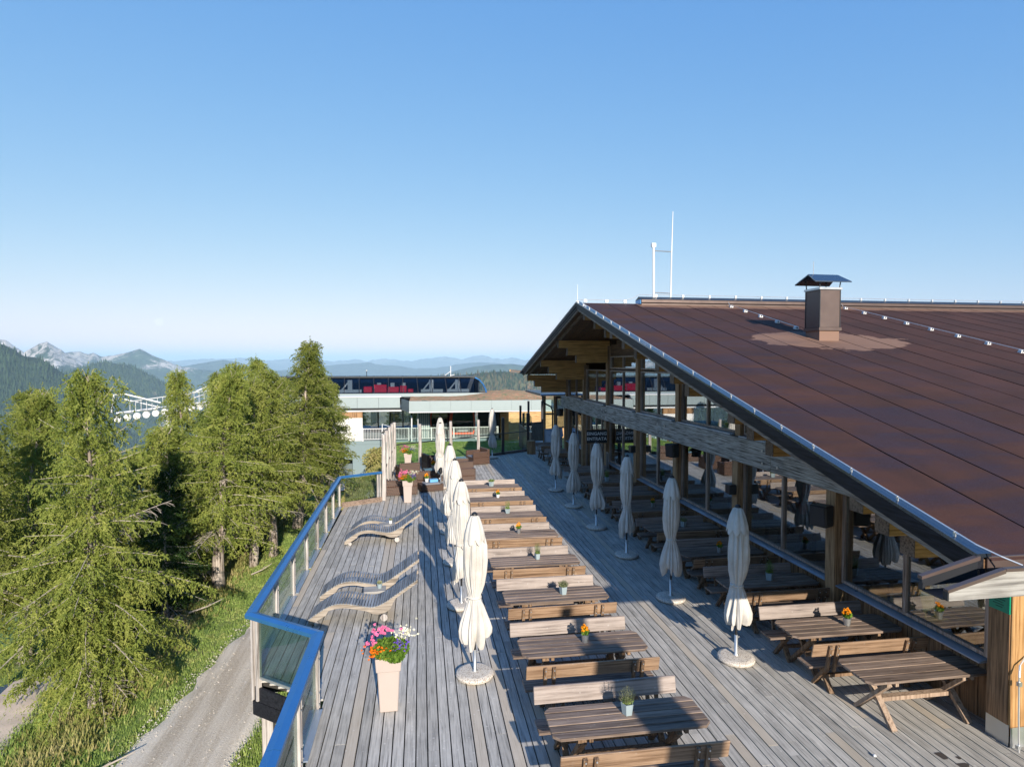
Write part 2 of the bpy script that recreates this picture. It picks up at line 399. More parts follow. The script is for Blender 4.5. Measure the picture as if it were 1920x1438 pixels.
# ------------------------------------------------------------------ terrain
rng = np.random.default_rng(7)
def fb(x, y, sc_, oct_=4, seed=0.0):
    return noise.fractal(Vector((x*sc_ + seed, y*sc_ - seed, seed*0.7)), 0.9, 2.0, oct_)
def smooth(a, b, x):
    t = max(0.0, min(1.0, (x-a)/(b-a))); return t*t*(3-2*t)
def ground_z(x, y):
    z = -3.0 - 1.4*smooth(38, 49, y)
    if -6.5 < x < 3 and 24 < y < 49.5:                       # bank rising towards the lawn
        z += smooth(-5.2, -1.6, x) * smooth(24, 30, y) * (1 - smooth(45.5, 49, y)) * 2.35
    if x < -7.4:
        d = -7.4 - x
        z -= 0.20*min(d, 6) + 0.55*max(0, d-6)
    z -= 0.05*max(0, y-75) + 0.3*max(0, y-110)
    z -= 0.06*max(0, x-60) + 0.1*max(0, -30-y)
    r = math.hypot(x, y-20)
    z -= 0.35*max(0, r-160)
    z += 0.10*fb(x, y, 0.35, 3) * (0.25 if -6.4 < x < -3.4 else 1) + (0.5*fb(x, y, 0.03, 3) if r > 60 else 0)
    return max(z, -1200 + 25*fb(x, y, 0.0006, 4))
def axis_pts(c, near, far, step, n):
    a = [c + i*step for i in range(int(-near/step), int(near/step)+1)]
    g = (far/near) ** (1.0/n); e = [near*g**i for i in range(1, n+1)]
    return [c-v for v in reversed(e)] + a + [c+v for v in e]
xs = axis_pts(-4, 26, 60000, 0.5, 44); ys = axis_pts(26, 30, 60000, 0.5, 44)
m_ = MB(); m_.quadstrip([[(x, y, ground_z(x, y)) for x in xs] for y in ys])
s = NT('meadow_ground')
n1 = s.noise(s.coord(), 0.7, 6, 0.65); n2 = s.noise(s.coord(), 9.0, 5, 0.7); n3 = s.noise(s.coord(), 60, 3, 0.7)
g1 = s.ramp(n2, [(0.3, (0.10,0.16,0.04)), (0.55, (0.19,0.27,0.07)), (0.75, (0.34,0.33,0.14))])
g2 = s.ramp(n2, [(0.3, (0.13,0.13,0.05)), (0.7, (0.30,0.27,0.13))])
cc = s.mix(s.ramp(n1, [(0.5, 0.0), (0.68, 0.8)]), g1, g2)
M['ground'] = s.pbr(cc, 0.95, normal=s.bump(n3, 0.8, 0.03), spec=0.1)
g_ = structure(m_.build('ground', M['ground'], smooth=True, fix=False))
# gravel track and the concrete path below the slope
s = NT('pale_gravel')
n1 = s.noise(s.coord((1.9,0.10,1), rot=(0,0,R(-6))), 1.0, 5, 0.6); n3 = s.noise(s.coord(), 28, 4, 0.75); n4 = s.noise(s.coord(), 90, 2, 0.8)
wear = s.ramp(n1, [(0.36, (0.46,0.39,0.30)), (0.55, (0.76,0.70,0.60))])
cc = s.mix(s.ramp(n3, [(0.42, 0.0), (0.75, 0.75)]), wear, (0.84,0.80,0.73))
cc = s.mix(s.ramp(n4, [(0.25, 0.6), (0.42, 0.0)]), cc, (0.13,0.12,0.10))
M['gravel'] = s.pbr(cc, 0.95, normal=s.bump(s.math('ADD', n3, n4), 0.9, 0.03), spec=0.1)
def ribbon(name, pts, mt, lift=0.03, nx=10, edge=0.25):
    rows = []; N = 90
    for i in range(N+1):
        t = i/N*(len(pts)-1); k = min(int(t), len(pts)-2); f = t-k
        a, b = pts[k], pts[k+1]; l = a[0]*(1-f)+b[0]*f; r = a[1]*(1-f)+b[1]*f; y = a[2]*(1-f)+b[2]*f
        l += edge*fb(y, 0, 0.9, 4, 3.1); r += edge*fb(y, 0, 0.9, 4, 9.7)
        rows.append([(l+(r-l)*j/nx, y, ground_z(l+(r-l)*j/nx, y) + lift - (0.09 if j in (0, nx) else 0) + 0.012*math.sin(j*2.2)) for j in range(nx+1)])
    m = MB(); m.quadstrip(rows); return structure(m.build(name, mt, smooth=True, fix=False))
ribbon('gravel_track', [(-6.9,-3.9,4), (-6.25,-3.85,13), (-5.4,-3.0,20), (-4.7,-2.2,26), (-4.2,-1.7,30)], M['gravel'], 0.10)
M['concrete'] = plain('worn_concrete', (0.52,0.44,0.38), 0.9, 0, 0.25, 2.0, bump=0.4, spec=0.2)
ribbon('station_yard', [(-8.5,-4.4,40), (-7.8,-4.4,44), (-7.8,-4.0,47.5), (-7.5,-4.2,49.9)], M['gravel'], 0.10)
ribbon('concrete_path', [(-13.5,-8.9,6), (-13.0,-9.0,13), (-12.6,-9.4,16), (-12.4,-9.9,18.5)], M['concrete'], 0.10, 8, 0.12)
# lawn behind the terrace
def lawn_z(x, y): return -0.42 - 0.25*smooth(38, 46, y) + 0.03*fb(x, y, 0.5, 3)
m_ = MB(); rows = []
for j in range(40):
    y = 30.0 + j*0.5; xl = -1.9 - 0.0*j; xr = 7.6 + 0.15*j
    if y > 45.8: break
    rows.append([(xl + (xr-xl)*i/30, y + 0.08*fb(i, y, 0.7, 3) , lawn_z(xl+(xr-xl)*i/30, y)) for i in range(31)])
m_.quadstrip(rows)
s = NT('mown_lawn')
n1 = s.noise(s.coord(), 0.8, 4, 0.6); n2 = s.noise(s.coord((1,0.4,1)), 26, 4, 0.7)
cc = s.ramp(s.math('ADD', s.math('MULTIPLY', n1, 0.4), s.math('MULTIPLY', n2, 0.6)), [(0.35, (0.09,0.13,0.04)), (0.5, (0.17,0.22,0.07)), (0.68, (0.33,0.34,0.15))])
M['lawn'] = s.pbr(cc, 0.9, normal=s.bump(n2, 0.8, 0.02), spec=0.15)
structure(m_.build('lawn', M['lawn'], smooth=True, fix=False))
m_ = MB(); m_.quadstrip([[(7.6+0.25*j - 3.2*(1-i/12), 44.2 + j*0.35 - 2.4*(1-i/12)**2, -0.60 - 0.02*j) for i in range(13)] for j in range(7)])
structure(m_.build('gravel_path', M['gravel'], fix=False))

# ------------------------------------------------------------------ terrace deck
def far_edge(x): return 30.2 + (x+1.32)*0.664
def y_range(x):
    lo = 0.8
    if x < -1.5: lo = 9.5 + (-1.53-x)/1.21*0.89 + 0.04
    hi = far_edge(x)
    if x < -1.42: hi = 22.56 + (x+2.9)/1.32*0.80
    if x > 6.75: hi = 40.0
    return lo, hi
W = 0.161; planks = []
x = -2.83
while x < 8.24:
    lo, hi = y_range(x + W/2)
    y = lo; L = random.Random(int(x*1000)).uniform(1.2, 4.0)
    while y < hi - 0.05:
        y2 = min(y + L, hi)
        if hi - y2 < 0.5: y2 = hi
        planks.append((x, y, y2)); y = y2; L = 4.0
    x += W
deck = MB(); deck.box(-1.5, 0.8, -0.30, 8.28, 30.2, -0.06); deck.box(-2.75, 10.5, -0.302, -1.5, 22.4, -0.062)
deck = structure(deck.build('deck', M['under']))
planks.sort(key=lambda p: max(0, 7-p[2])*50 + (math.hypot(p[0], (p[1]+p[2])/2) if p[2] > 6.5 else 200))
rr_ = random.Random(5); rest = MB(); rest.t = 0
for i, (x, y, y2) in enumerate(planks):
    dz = rr_.uniform(-0.002, 0.002); g = 0.0085
    b = MB() if i < 300 else rest; b.t = rr_.random()
    b.hexa([(x+g,y+0.002,-0.03+dz),(x+W-g,y+0.002,-0.03+dz),(x+W-g,y2-0.002,-0.03+dz),(x+g,y2-0.002,-0.03+dz)],
           [(x+g,y+0.002,dz),(x+W-g,y+0.002,dz),(x+W-g,y2-0.002,dz),(x+g,y2-0.002,dz)])
    if i < 300: b.build('plank', M['deck'], deck, fix=False)
rest.build('planking', M['deck'], deck, fix=False, kind='stuff')
# dark damp stain on the boards: a thin film of spilled liquid
m_ = MB()
for cx, cy, a, b_ in ((6.93,6.93,0.055,0.10), (7.05,6.72,0.075,0.06), (7.12,6.86,0.03,0.04)):
    m_._add([(cx + a*math.cos(t)*(1+0.25*math.sin(3*t+cx)), cy + b_*math.sin(t)*(1+0.3*math.cos(2*t)), 0.0045) for t in [k*2*math.pi/18 for k in range(18)]], [tuple(range(18))])
M['stain'] = plain('damp_stain', (0.06,0.05,0.045), 0.7)
o = m_.build('stain', M['stain'], deck, fix=False)
# fascia boards and columns of the deck's outer sides
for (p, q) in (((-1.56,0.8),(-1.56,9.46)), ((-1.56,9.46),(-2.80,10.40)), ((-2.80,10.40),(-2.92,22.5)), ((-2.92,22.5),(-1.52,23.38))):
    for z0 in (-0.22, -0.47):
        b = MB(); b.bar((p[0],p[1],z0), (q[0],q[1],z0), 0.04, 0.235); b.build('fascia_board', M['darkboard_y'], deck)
for (x, y) in ((-1.45,6.5),(-1.45,2.8),(-2.62,10.6),(-2.65,14.5),(-2.7,18.5),(-2.7,22.2),(-1.3,23.6),(-1.3,29.5)):
    b = MB(); b.box(x-0.09,y-0.09,ground_z(x,y)-0.3,x+0.09,y+0.09,-0.30); b.build('column', M['greywood'], deck)

# ------------------------------------------------------------------ chalet
YR, ZR, SN, SF, XV, YN, YF = 21.1, 7.48, 0.2615, 0.2195, 5.6, 5.23, 32.9
XE = 33.0
def roof_z(y): return ZR - (SN*(YR-y) if y < YR else SF*(y-YR))
XW = 8.3
ch = thing('chalet', 'large brown timber mountain restaurant with glazed gable and felt roof beside the terrace', 'restaurant', (0,0,0))
POST = [32.8, 29.1, 25.3, 21.6, 18.0, 14.3, 10.65, 7.3]
# roof slab
m_ = MB()
T = 0.21
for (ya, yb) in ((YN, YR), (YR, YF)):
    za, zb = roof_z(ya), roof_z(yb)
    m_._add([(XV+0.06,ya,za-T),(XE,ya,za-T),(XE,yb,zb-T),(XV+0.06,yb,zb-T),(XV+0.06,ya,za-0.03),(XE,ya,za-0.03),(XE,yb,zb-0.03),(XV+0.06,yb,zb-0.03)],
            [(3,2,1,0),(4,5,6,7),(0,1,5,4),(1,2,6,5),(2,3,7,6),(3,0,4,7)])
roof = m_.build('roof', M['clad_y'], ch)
# felt strips
rr_ = random.Random(3); x = XV + 0.10; k = 0
while x < XE - 1:
    segs = [YN]; y = YN + rr_.choice([3.1, 5.2, 7.4, 16])
    while y < YR - 0.8: segs.append(y); y += 7.5
    segs.append(YR)
    for a, b_ in zip(segs, segs[1:]):
        m_ = MB(); g = 0.009; lift = 0.0
        ya, yb = a + (0.012 if a > YN else -0.03), b_
        def zz(y): return roof_z(y) - 0.004*(y-YN)/16
        n = 6; rows = []
        for j in range(n+1):
            y = ya + (yb-ya)*j/n; z = zz(max(y, YN)) if y < YR else ZR
            ww = 0.022*fb(x*3, y, 0.8, 3)
            rows.append((y, roof_z(y), ww))
        for j in range(n):
            (y0, z0, w0), (y1, z1, w1) = rows[j], rows[j+1]
            m_.hexa([(x+g+w0,y0,z0-0.028),(x+1.0-g+w0,y0,z0-0.028),(x+1.0-g+w1,y1,z1-0.028),(x+g+w1,y1,z1-0.028)],
                    [(x+g+w0,y0,z0),(x+1.0-g+w0,y0,z0-0.006),(x+1.0-g+w1,y1,z1-0.006),(x+g+w1,y1,z1)])
        m_.build('felt_strip', M['felt'], roof, fix=True)
    x += 1.0; k += 1
m_ = MB(); m_.hexa([(XV+0.1,YR,ZR-0.03),(XE,YR,ZR-0.03),(XE,YF,roof_z(YF)-0.03),(XV+0.1,YF,roof_z(YF)-0.03)], [(XV+0.1,YR,ZR),(XE,YR,ZR),(XE,YF,roof_z(YF)),(XV+0.1,YF,roof_z(YF))])
m_.build('far_felt', M['felt'], roof)
# verge boards: stacked dark boards, metal edge, pale lower board
def verge(ya, yb, name, mt, x0, x1, d0, d1):
    za, zb = roof_z(ya), roof_z(yb)
    m = MB(); m.hexa([(x0,ya,za+d0),(x1,ya,za+d0),(x1,yb,zb+d0),(x0,yb,zb+d0)], [(x0,ya,za+d1),(x1,ya,za+d1),(x1,yb,zb+d1),(x0,yb,zb+d1)])
    return m.build(name, mt, roof)
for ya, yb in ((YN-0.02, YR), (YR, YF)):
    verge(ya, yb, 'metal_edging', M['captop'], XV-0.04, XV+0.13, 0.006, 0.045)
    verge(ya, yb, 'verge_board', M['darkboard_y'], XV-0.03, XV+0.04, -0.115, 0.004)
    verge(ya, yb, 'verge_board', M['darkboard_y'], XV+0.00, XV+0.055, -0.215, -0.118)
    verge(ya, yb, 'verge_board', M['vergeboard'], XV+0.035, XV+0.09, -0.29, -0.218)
    verge(ya, yb, 'soffit_rafter', M['vergeboard'], XV+0.30, XV+0.38, -0.30, -0.213)
# soffit boards between verge and wall, as separate boards along the slope
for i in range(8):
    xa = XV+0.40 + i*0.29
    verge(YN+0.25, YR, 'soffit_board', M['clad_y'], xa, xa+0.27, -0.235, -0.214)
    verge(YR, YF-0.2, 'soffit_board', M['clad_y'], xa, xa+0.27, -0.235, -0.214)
# ridge vent cap
rv = MB(); rv.box(7.96, YR-0.22, ZR-0.06, XE, YR+0.22, ZR+0.03); rv.box(7.93, YR-0.30, ZR+0.03, XE, YR+0.30, ZR+0.14)
rv = rv.build('ridge_cap', M['brownmetal'], roof)
m_ = MB(); m_.prism([(YR-0.33,ZR+0.14),(YR+0.33,ZR+0.14),(YR,ZR+0.26)], 7.92, XE, 'x'); m_.build('ridge_cover', M['darkmetal'], roof)
m_ = MB(); m_.box(7.90,YR-0.25,ZR-0.02,7.929,YR+0.25,ZR+0.135); m_.build('end_plate', M['blue'], roof)
# walls
xq = XW
for i in range(len(POST)):
    y = POST[i]; b = MB()
    top = roof_z(y) - 0.5
    b.box(8.0, y-0.14, 0.0, XW-0.002, y+0.14, min(top, 2.795))
    if i < 7: b.build('post', M['post'], ch, bevel=0.01)
    if top > 3.6:
        b = MB(); b.box(8.06, y-0.13, 3.43, XW-0.002, y+0.13, top); b.build('post', M['post'], ch, bevel=0.01)
# weathered long beam, in lengths
for ya, yb in ((7.45, 12.6), (12.6, 18.9), (18.9, 25.2), (25.2, 33.4)):
    m_ = MB(); m_.box(7.93, ya+0.004, 2.80, XW-0.004, yb-0.004, 3.425); bm_ = m_.build('beam', M['beam'], ch, bevel=0.012)
    for yy in (ya+0.3, yb-0.3):
        for zz in (2.95, 3.25):
            c = MB(); c.tube([(7.925,yy,zz),(7.90,yy,zz)], 0.03, 8); c.build('bolt', M['galv'], bm_)
m_ = MB()
for i in range(7): m_.box(7.97, POST[i+1]+0.2, 3.43, XW-0.01, POST[i]-0.2, 3.46)
m_.build('beam_flashing', M['bluesill'], ch)
# cladding boards below the sill
y = 7.05; rr_ = random.Random(8)
doors = (25.6, 28.9)
while y < 32.9:
    if not (doors[0] < y < doors[1]-0.1):
        b = MB(); d_ = 0.018 if int(y/0.155) % 2 else 0.0
        b.box(XW-0.03-d_, y+0.003, 0.0, XW+0.02, y+0.152, 0.92); b.build('cladding_board', M['clad'], ch, fix=False)
    y += 0.155
for a, b_ in list(zip(POST[1:], POST)) :
    if a >= 25: 
        if a > 28: pass
        else: continue
    a2, b2 = a+0.145, b_-0.145
    m_ = MB(); m_.hexa([(8.03,a2,0.925),(XW-0.05,a2,0.925),(XW-0.05,b2,0.925),(8.03,b2,0.925)], [(8.03,a2,0.945),(XW-0.05,a2,0.985),(XW-0.05,b2,0.985),(8.03,b2,0.945)])
    m_.build('sill', M['bluesill'], ch)
def window(y0, y1, z0, z1s, mull=None, top=None, fm='frame'):
    """window between y0<y1 at the wall plane; z1s is (z at y0, z at y1)"""
    f = 0.055; za, zb = z1s
    m = MB()
    m.box(8.16, y0, z0, 8.26, y0+f, za-0.0); m.box(8.16, y1-f, z0, 8.26, y1, zb)
    m.box(8.162, y0+f, z0, 8.258, y1-f, z0+f)
    m.hexa([(8.162,y0+f,za-f),(8.258,y0+f,za-f),(8.258,y1-f,zb-f),(8.162,y1-f,zb-f)], [(8.162,y0+f,za),(8.258,y0+f,za),(8.258,y1-f,zb),(8.162,y1-f,zb)])
    cuts = [y0+f] + list(mull or []) + [y1-f]
    for c in cuts[1:-1]:
        zc = za + (zb-za)*(c-y0)/(y1-y0); m.box(8.158, c-0.035, z0+f, 8.255, c+0.035, zc-f)
    w_ = m.build('window', M[fm], ch)
    for c0, c1 in zip(cuts, cuts[1:]):
        p = MB(); lz = lambda y: za + (zb-za)*(y-y0)/(y1-y0) - f
        p.hexa([(8.205,c0+0.002,z0+f),(8.213,c0+0.002,z0+f),(8.213,c1-0.002,z0+f),(8.205,c1-0.002,z0+f)],
               [(8.205,c0+0.002,lz(c0)),(8.213,c0+0.002,lz(c0)),(8.213,c1-0.002,lz(c1)),(8.205,c1-0.002,lz(c1))])
        p.build('pane', M['pane'], w_)
    return w_
for i in range(7):
    ya, yb = POST[i+1]+0.14, POST[i]-0.14
    mid = (ya+yb)/2
    if i == 1:   # entrance bay
        window(ya, yb, 0.05, (2.78,2.78), [ya+0.9, ya+1.8, ya+2.7])
    else:
        window(ya, yb, 1.0, (2.78,2.78), [mid])
    # upper row up to the transom at 5.05 m or to the roof
    ra, rb = roof_z(ya)-0.58, roof_z(yb)-0.58
    cap = 5.0
    if min(ra, rb) > 3.7:
        if max(ra, rb) <= cap: window(ya, yb, 3.47, (ra, rb), [mid])
        else: window(ya, yb, 3.47, (min(ra,cap), min(rb,cap)), [mid])
    elif max(ra, rb) > 3.75:
        window(ya + (yb-ya)*0.35, yb, 3.47, (3.55, rb), [])
    if min(ra, rb) > 5.4:
        window(ya, yb, 5.06, (min(ra,5.6), min(rb,5.6)), [mid])
# timber panel in the top of the gable
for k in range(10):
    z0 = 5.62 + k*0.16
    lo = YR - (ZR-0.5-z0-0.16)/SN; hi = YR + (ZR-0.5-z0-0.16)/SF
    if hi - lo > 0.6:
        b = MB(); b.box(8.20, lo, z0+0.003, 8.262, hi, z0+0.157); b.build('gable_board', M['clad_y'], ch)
# stepped purlins
PZ = []
for y in POST[:3] + [YR+0.05] + POST[4:]:
    zt = roof_z(y) - 0.24 - (0.045 if y < YR else 0.04)
    m_ = MB(); mE = MB()
    n = 3
    p_ = None
    for k in range(n):
        xe = 5.88 + 0.40*k; z1 = zt - 0.32*k; z0 = z1 - 0.318
        wd = 0.12
        b = MB(); b.box(xe, y-wd, z0, 8.16 + 0.002*k, y+wd, z1)
        o = b.build('purlin' if k == 0 else 'purlin_layer', M['purlin'], ch if k == 0 else p_, bevel=0.006)
        if k == 0: p_ = o
        e = MB(); e.box(xe-0.012, y-wd-0.006, z0+0.004, xe-0.001, y+wd+0.006, z1-0.004); e.build('end_cap', M['purlin_end'], p_)
# south wall round the corner and the inside of the room
m_ = MB(); m_.box(8.34, 6.98, 0.0, 24, 7.06, 0.75); m_.box(8.34, 6.98, 2.7, 24, 7.06, 3.42)
for x in (8.36, 11.5, 14.6, 17.7, 20.8): m_.box(x, 6.975, 0.75, x+0.2, 7.065, 2.7)
m_.build('south_wall', M['clad'], ch)
for x in (8.56, 11.7, 14.8, 17.9):
    p = MB(); p.box(x+0.01, 7.0, 0.76, x+2.92, 7.008, 2.69); p.build('pane', M['pane'], ch)
s = NT('interior_floor_wood')
nf = s.noise(s.coord((14,0.5,14)), 2, 5, 0.6)
M['ifloor'] = s.pbr(s.ramp(nf, [(0.3, (0.20,0.12,0.05)), (0.7, (0.42,0.30,0.14))]), 0.4)
m_ = MB(); m_.box(8.34, 7.07, -0.1, 24, 33.3, 0.03); m_.build('inner_floor', M['ifloor'], ch)
m_ = MB(); m_.box(24, 7.0, 0, 24.1, 33.3, 7.2); m_.box(8.34, 33.3, 0, 24.1, 33.4, 4.5); m_.build('inner_wall', M['clad'], ch)
# corner post with steel shoe, green notice on it
cpst = thing('corner_post', 'thick square timber post with a steel shoe at the near corner of the restaurant', 'post', (8.18, 7.12, 0))
b = MB(); b.box(-0.17,-0.17,0.26,0.17,0.17,2.55); b.build('shaft', M['orange_z'], cpst, bevel=0.01)
b = MB(); b.box(-0.18,-0.16,0.0,-0.172,0.175,0.30); b.box(-0.172,-0.19,0.0,0.178,-0.18,0.28); b.build('steel_shoe', M['galv'], cpst)
b = MB(); b.box(-0.185,-0.14,0.30,-0.174,0.17,2.2); b.build('side_board', M['clad'], cpst)  # thin darker sheet that puts this face's shade into its colour
nb = thing('green_notice', 'small green notice board fixed to the corner post under the gutter', 'sign', (7.975, 7.12, 1.98))
b = MB(); b.box(0,-0.15,-0.13,0.02,0.15,0.13); M['green'] = plain('green_enamel', (0.0,0.22,0.13), 0.4); b.build('board', M['green'], nb)
b = MB()
for k, (a_, l) in enumerate(((0.11,0.2),(0.09,0.16),(0.10,0.19),(0.07,0.12),(0.09,0.16),(0.05,0.1))):
    b.box(-0.003, a_-l, 0.10-k*0.035, -0.0005, a_, 0.112-k*0.035)
M['ink'] = plain('dark_green_ink', (0.0,0.06,0.04), 0.6); b.build('printed_lines', M['ink'], nb)
# gutter trough on the near eave with its open spout
gt = thing('box_gutter', 'wooden box gutter with brown metal caps and an open spout at the roof corner', 'gutter', (0,0,0))
m_ = MB()
yb_, yf_ = 5.20, 4.93
b = MB(); b.hexa([(4.96,yf_,3.05),(XE,yf_,3.06),(XE,yf_+0.03,3.06),(4.96,yf_+0.03,3.05)], [(4.96,yf_,3.145),(XE,yf_,3.31),(XE,yf_+0.03,3.31),(4.96,yf_+0.03,3.145)])
b = MB(); b.prism([(4.96,3.035),(XE,3.05),(XE,3.30),(5.58,3.30),(4.96,3.13)], yf_, yf_+0.03, 'y'); b.build('front_board', M['greywood_x'], gt)
b = MB(); b.prism([(4.93,3.08),(5.56,3.10),(5.56,3.34),(4.93,3.17)], yb_, yb_+0.03, 'y'); b.build('back_board', M['darkmetal'], gt)
b = MB(); b.prism([(4.93,3.035),(XE,3.05),(XE,3.07),(4.93,3.05)], yf_+0.031, yb_-0.001, 'y'); b.build('trough_floor', M['darkmetal'], gt)
for yy, x0 in ((yf_-0.012, 4.945), (yb_-0.012, 4.915)):
    za = 3.132 if yy < 5 else 3.172; zb = 3.302 if yy < 5 else 3.342
    b = MB(); b.prism([(x0,za-0.02),(5.58,zb-0.03),(5.58,zb+0.012),(x0,za+0.012)], yy, yy+0.055, 'y'); b.build('cap_rail', M['brownmetal'], gt)
b = MB(); b.box(5.584, yf_-0.012, 3.285, XE, yf_+0.043, 3.315); b.build('cap_rail', M['brownmetal'], gt)
for yy in (yf_, yb_):
    b = MB(); b.box(4.925 if yy > 5 else 4.94, yy-0.012, 3.04, 4.955, yy+0.04, 3.12); b.build('end_cap', M['darkmetal'], gt)
b = MB(); b.prism([(6.0,2.72),(XE,2.72),(XE,3.03),(5.75,3.03)], 5.32, 5.36, 'y')
# eave apron above the gutter
b = MB(); b.hexa([(5.68,5.205,3.20),(XE,5.205,3.20),(XE,5.225,3.20),(5.68,5.225,3.20)], [(5.68,5.205,3.335),(XE,5.205,3.335),(XE,5.225,3.335),(5.68,5.225,3.335)])
b.build('eave_apron', M['brownmetal'], gt)
# downpipe-like conductor at the corner post
cw = thing('earthing_rod', 'thin bent aluminium rod running down beside the corner post into the deck', 'rod', (8.02, 6.84, 0))
b = MB(); b.tube([(0.02,0,0),(0.0,0.0,0.5),(-0.01,0,1.05),(0.04,0.04,1.18),(0.2,0.1,1.27)], 0.012, 6); b.build('rod', M['wire'], cw)
b = MB(); b.box(-0.03,-0.02,0.92,0.02,0.02,0.98); b.box(-0.02,-0.02,0.05,0.03,0.02,0.1); b.build('clamp', M['galv'], cw)

# conductor wire along the verge with its holders
lc = thing('lightning_wire', 'lightning conductor wire on clips along the gable verge and over the ridge', 'wire', (0,0,0))
b = MB(); pts = [(XV+0.02, y, roof_z(y)+0.10) for y in np.linspace(YN+0.05, YR, 24)]
pts += [(XV+0.02, YR+0.1, ZR+0.08)]
b.tube([(5.80,4.95,3.33),(5.70,5.08,3.38)] + pts, 0.009, 5); b.build('verge_wire', M['wire'], lc)
b = MB(); b.tube([(XV+0.1,YR,ZR+0.12),(7.4,YR,ZR+0.12),(7.7,YR,ZR+0.2),(7.95,YR,ZR+0.34),(XE,YR,ZR+0.34)], 0.010, 5); b.build('ridge_wire', M['wire'], lc)
for y in np.arange(YN+0.3, YR, 0.78):
    b = MB(); b.box(XV+0.008, y-0.010, roof_z(y)+0.045, XV+0.03, y+0.010, roof_z(y)+0.105); b.build('clip', M['wire'], lc)
for x in (5.9, 6.7, 7.4):
    b = MB(); b.box(x-0.05, YR-0.05, ZR+0.03, x+0.05, YR+0.05, ZR+0.12); b.build('clip', M['wire'], lc)
for x in np.arange(8.6, 30, 1.05):
    b = MB(); b.box(x-0.03, YR-0.03, ZR+0.255, x+0.03, YR+0.03, ZR+0.35); b.build('clip', M['wire'], lc)
# two conductor lines on concrete-weight holders down the slope
hold = None
def line_wire(xc, n, which, first_y):
    t = thing('conductor_line', f'row of small white blocks carrying a wire down the roof, {which}', 'wire', (xc, first_y, roof_z(first_y)), 0, 'conductor lines on the roof')
    b = MB()
    ang = math.atan(SN)
    pts = [(0, 0.25, 0.28), (0, 0.12, 0.1)] + [(0, -i*1.0*math.cos(ang), -i*math.sin(ang)+0.085) for i in range(n)]
    b.tube(pts, 0.008, 5); b.build('wire', M['wire'], t)
    hm = MB(); hm.hexa([(-0.06,-0.055,0),(0.06,-0.055,0),(0.06,0.055,0),(-0.06,0.055,0)], [(-0.05,-0.045,0.08),(0.05,-0.045,0.08),(0.05,0.045,0.08),(-0.05,0.045,0.08)])
    me = hm.mesh('holder', M['white'])
    cm = MB(); cm.box(-0.018,-0.058,0.035,0.018,-0.045,0.066); cme = cm.mesh('clip_slot', M['black'])
    for i in range(n):
        o = link('holder', me, t, (0, -i*math.cos(ang), -i*math.sin(ang)+0.002)); o.rotation_euler = (ang,0,0)
        link('slot', cme, o)
line_wire(11.3, 5, 'ending behind the chimney', 20.6)
line_wire(15.95, 15, 'right of the chimney', 20.6)
# lightning rod frame
def rod(name, label, x, y, z, h, r=0.012):
    t = thing(name, label, 'rod', (x, y, z), 0, 'lightning rods on the roof'); b = MB(); b.tube([(0,0,0),(0,0,h)], [r, r*0.6], 6); b.build('shaft', M['wire'], t)
    b = MB(); b.box(-0.04,-0.04,0,0.04,0.04,0.03); b.build('foot', M['galv'], t)
rod('lightning_rod', 'short thin lightning rod at the tip of the gable', 5.62, YR, ZR+0.045, 0.62)
t = thing('roof_mast', 'white double roof mast with a tall rod standing on the ridge', 'mast', (8.5, YR-0.02, ZR+0.20))
b = MB(); b.tube([(0,0,0),(-0.02,0,1.9)], 0.045, 8); b.build('pole', M['white'], t)
b = MB(); b.box(-0.10,-0.05,1.88,0.06,0.05,2.02); b.build('sensor', M['white'], t)
b = MB(); b.tube([(0.66,0,0.05),(0.68,0,1.6),(0.72,0,3.2)], [0.028,0.025,0.012], 6); b.build('tall_rod', M['white'], t)
for z in (0.22, 1.75):
    b = MB(); b.tube([(0,0,z),(0.67,0,z-0.02)], 0.018, 6); b.build('bracket', M['galv'], t)
# chimney
t = thing('chimney', 'brown sheet-metal chimney with a folded rain cap rising from the roof', 'chimney', (11.25, 15.45, 0))
zb = roof_z(15.4)
b = MB(); b.hexa([(-0.30,-0.30,zb-0.35),(0.30,-0.30,zb-0.35),(0.30,0.30,zb-0.1),(-0.30,0.30,zb-0.1)], [(-0.30,-0.30,zb+0.22),(0.30,-0.30,zb+0.22),(0.30,0.30,zb+0.22),(-0.30,0.30,zb+0.22)])
M['feltbase'] = plain('felt_upstand', (0.20,0.125,0.095), 0.9, bump=0.4); b.build('base', M['feltbase'], t)
b = MB(); b.box(-0.345,-0.345,zb+0.22,0.345,0.345,zb+0.30); b.build('collar', M['brownmetal'], t)
b = MB(); b.box(-0.31,-0.31,zb+0.30,0.31,0.31,7.34); b.build('stack', M['brownmetal'], t, bevel=0.01)
for sx in (-1, 1):
    for sy in (-1, 1):
        b = MB(); b.box(sx*0.31-0.012, sy*0.31-0.012, zb+0.30, sx*0.31+0.012, sy*0.31+0.012, 7.34); b.build('corner_strip', M['darkmetal'], t)
b = MB(); b.box(-0.345,-0.345,7.341,0.345,0.345,7.40); b.build('rim', M['galv'], t)
for sx in (-1, 1):
    for sy in (-1, 1):
        b = MB(); b.tube([(sx*0.30,sy*0.29,7.40),(sx*0.33,sy*0.30,7.63)], 0.016, 6); b.build('cap_leg', M['darkmetal'], t)
b = MB()
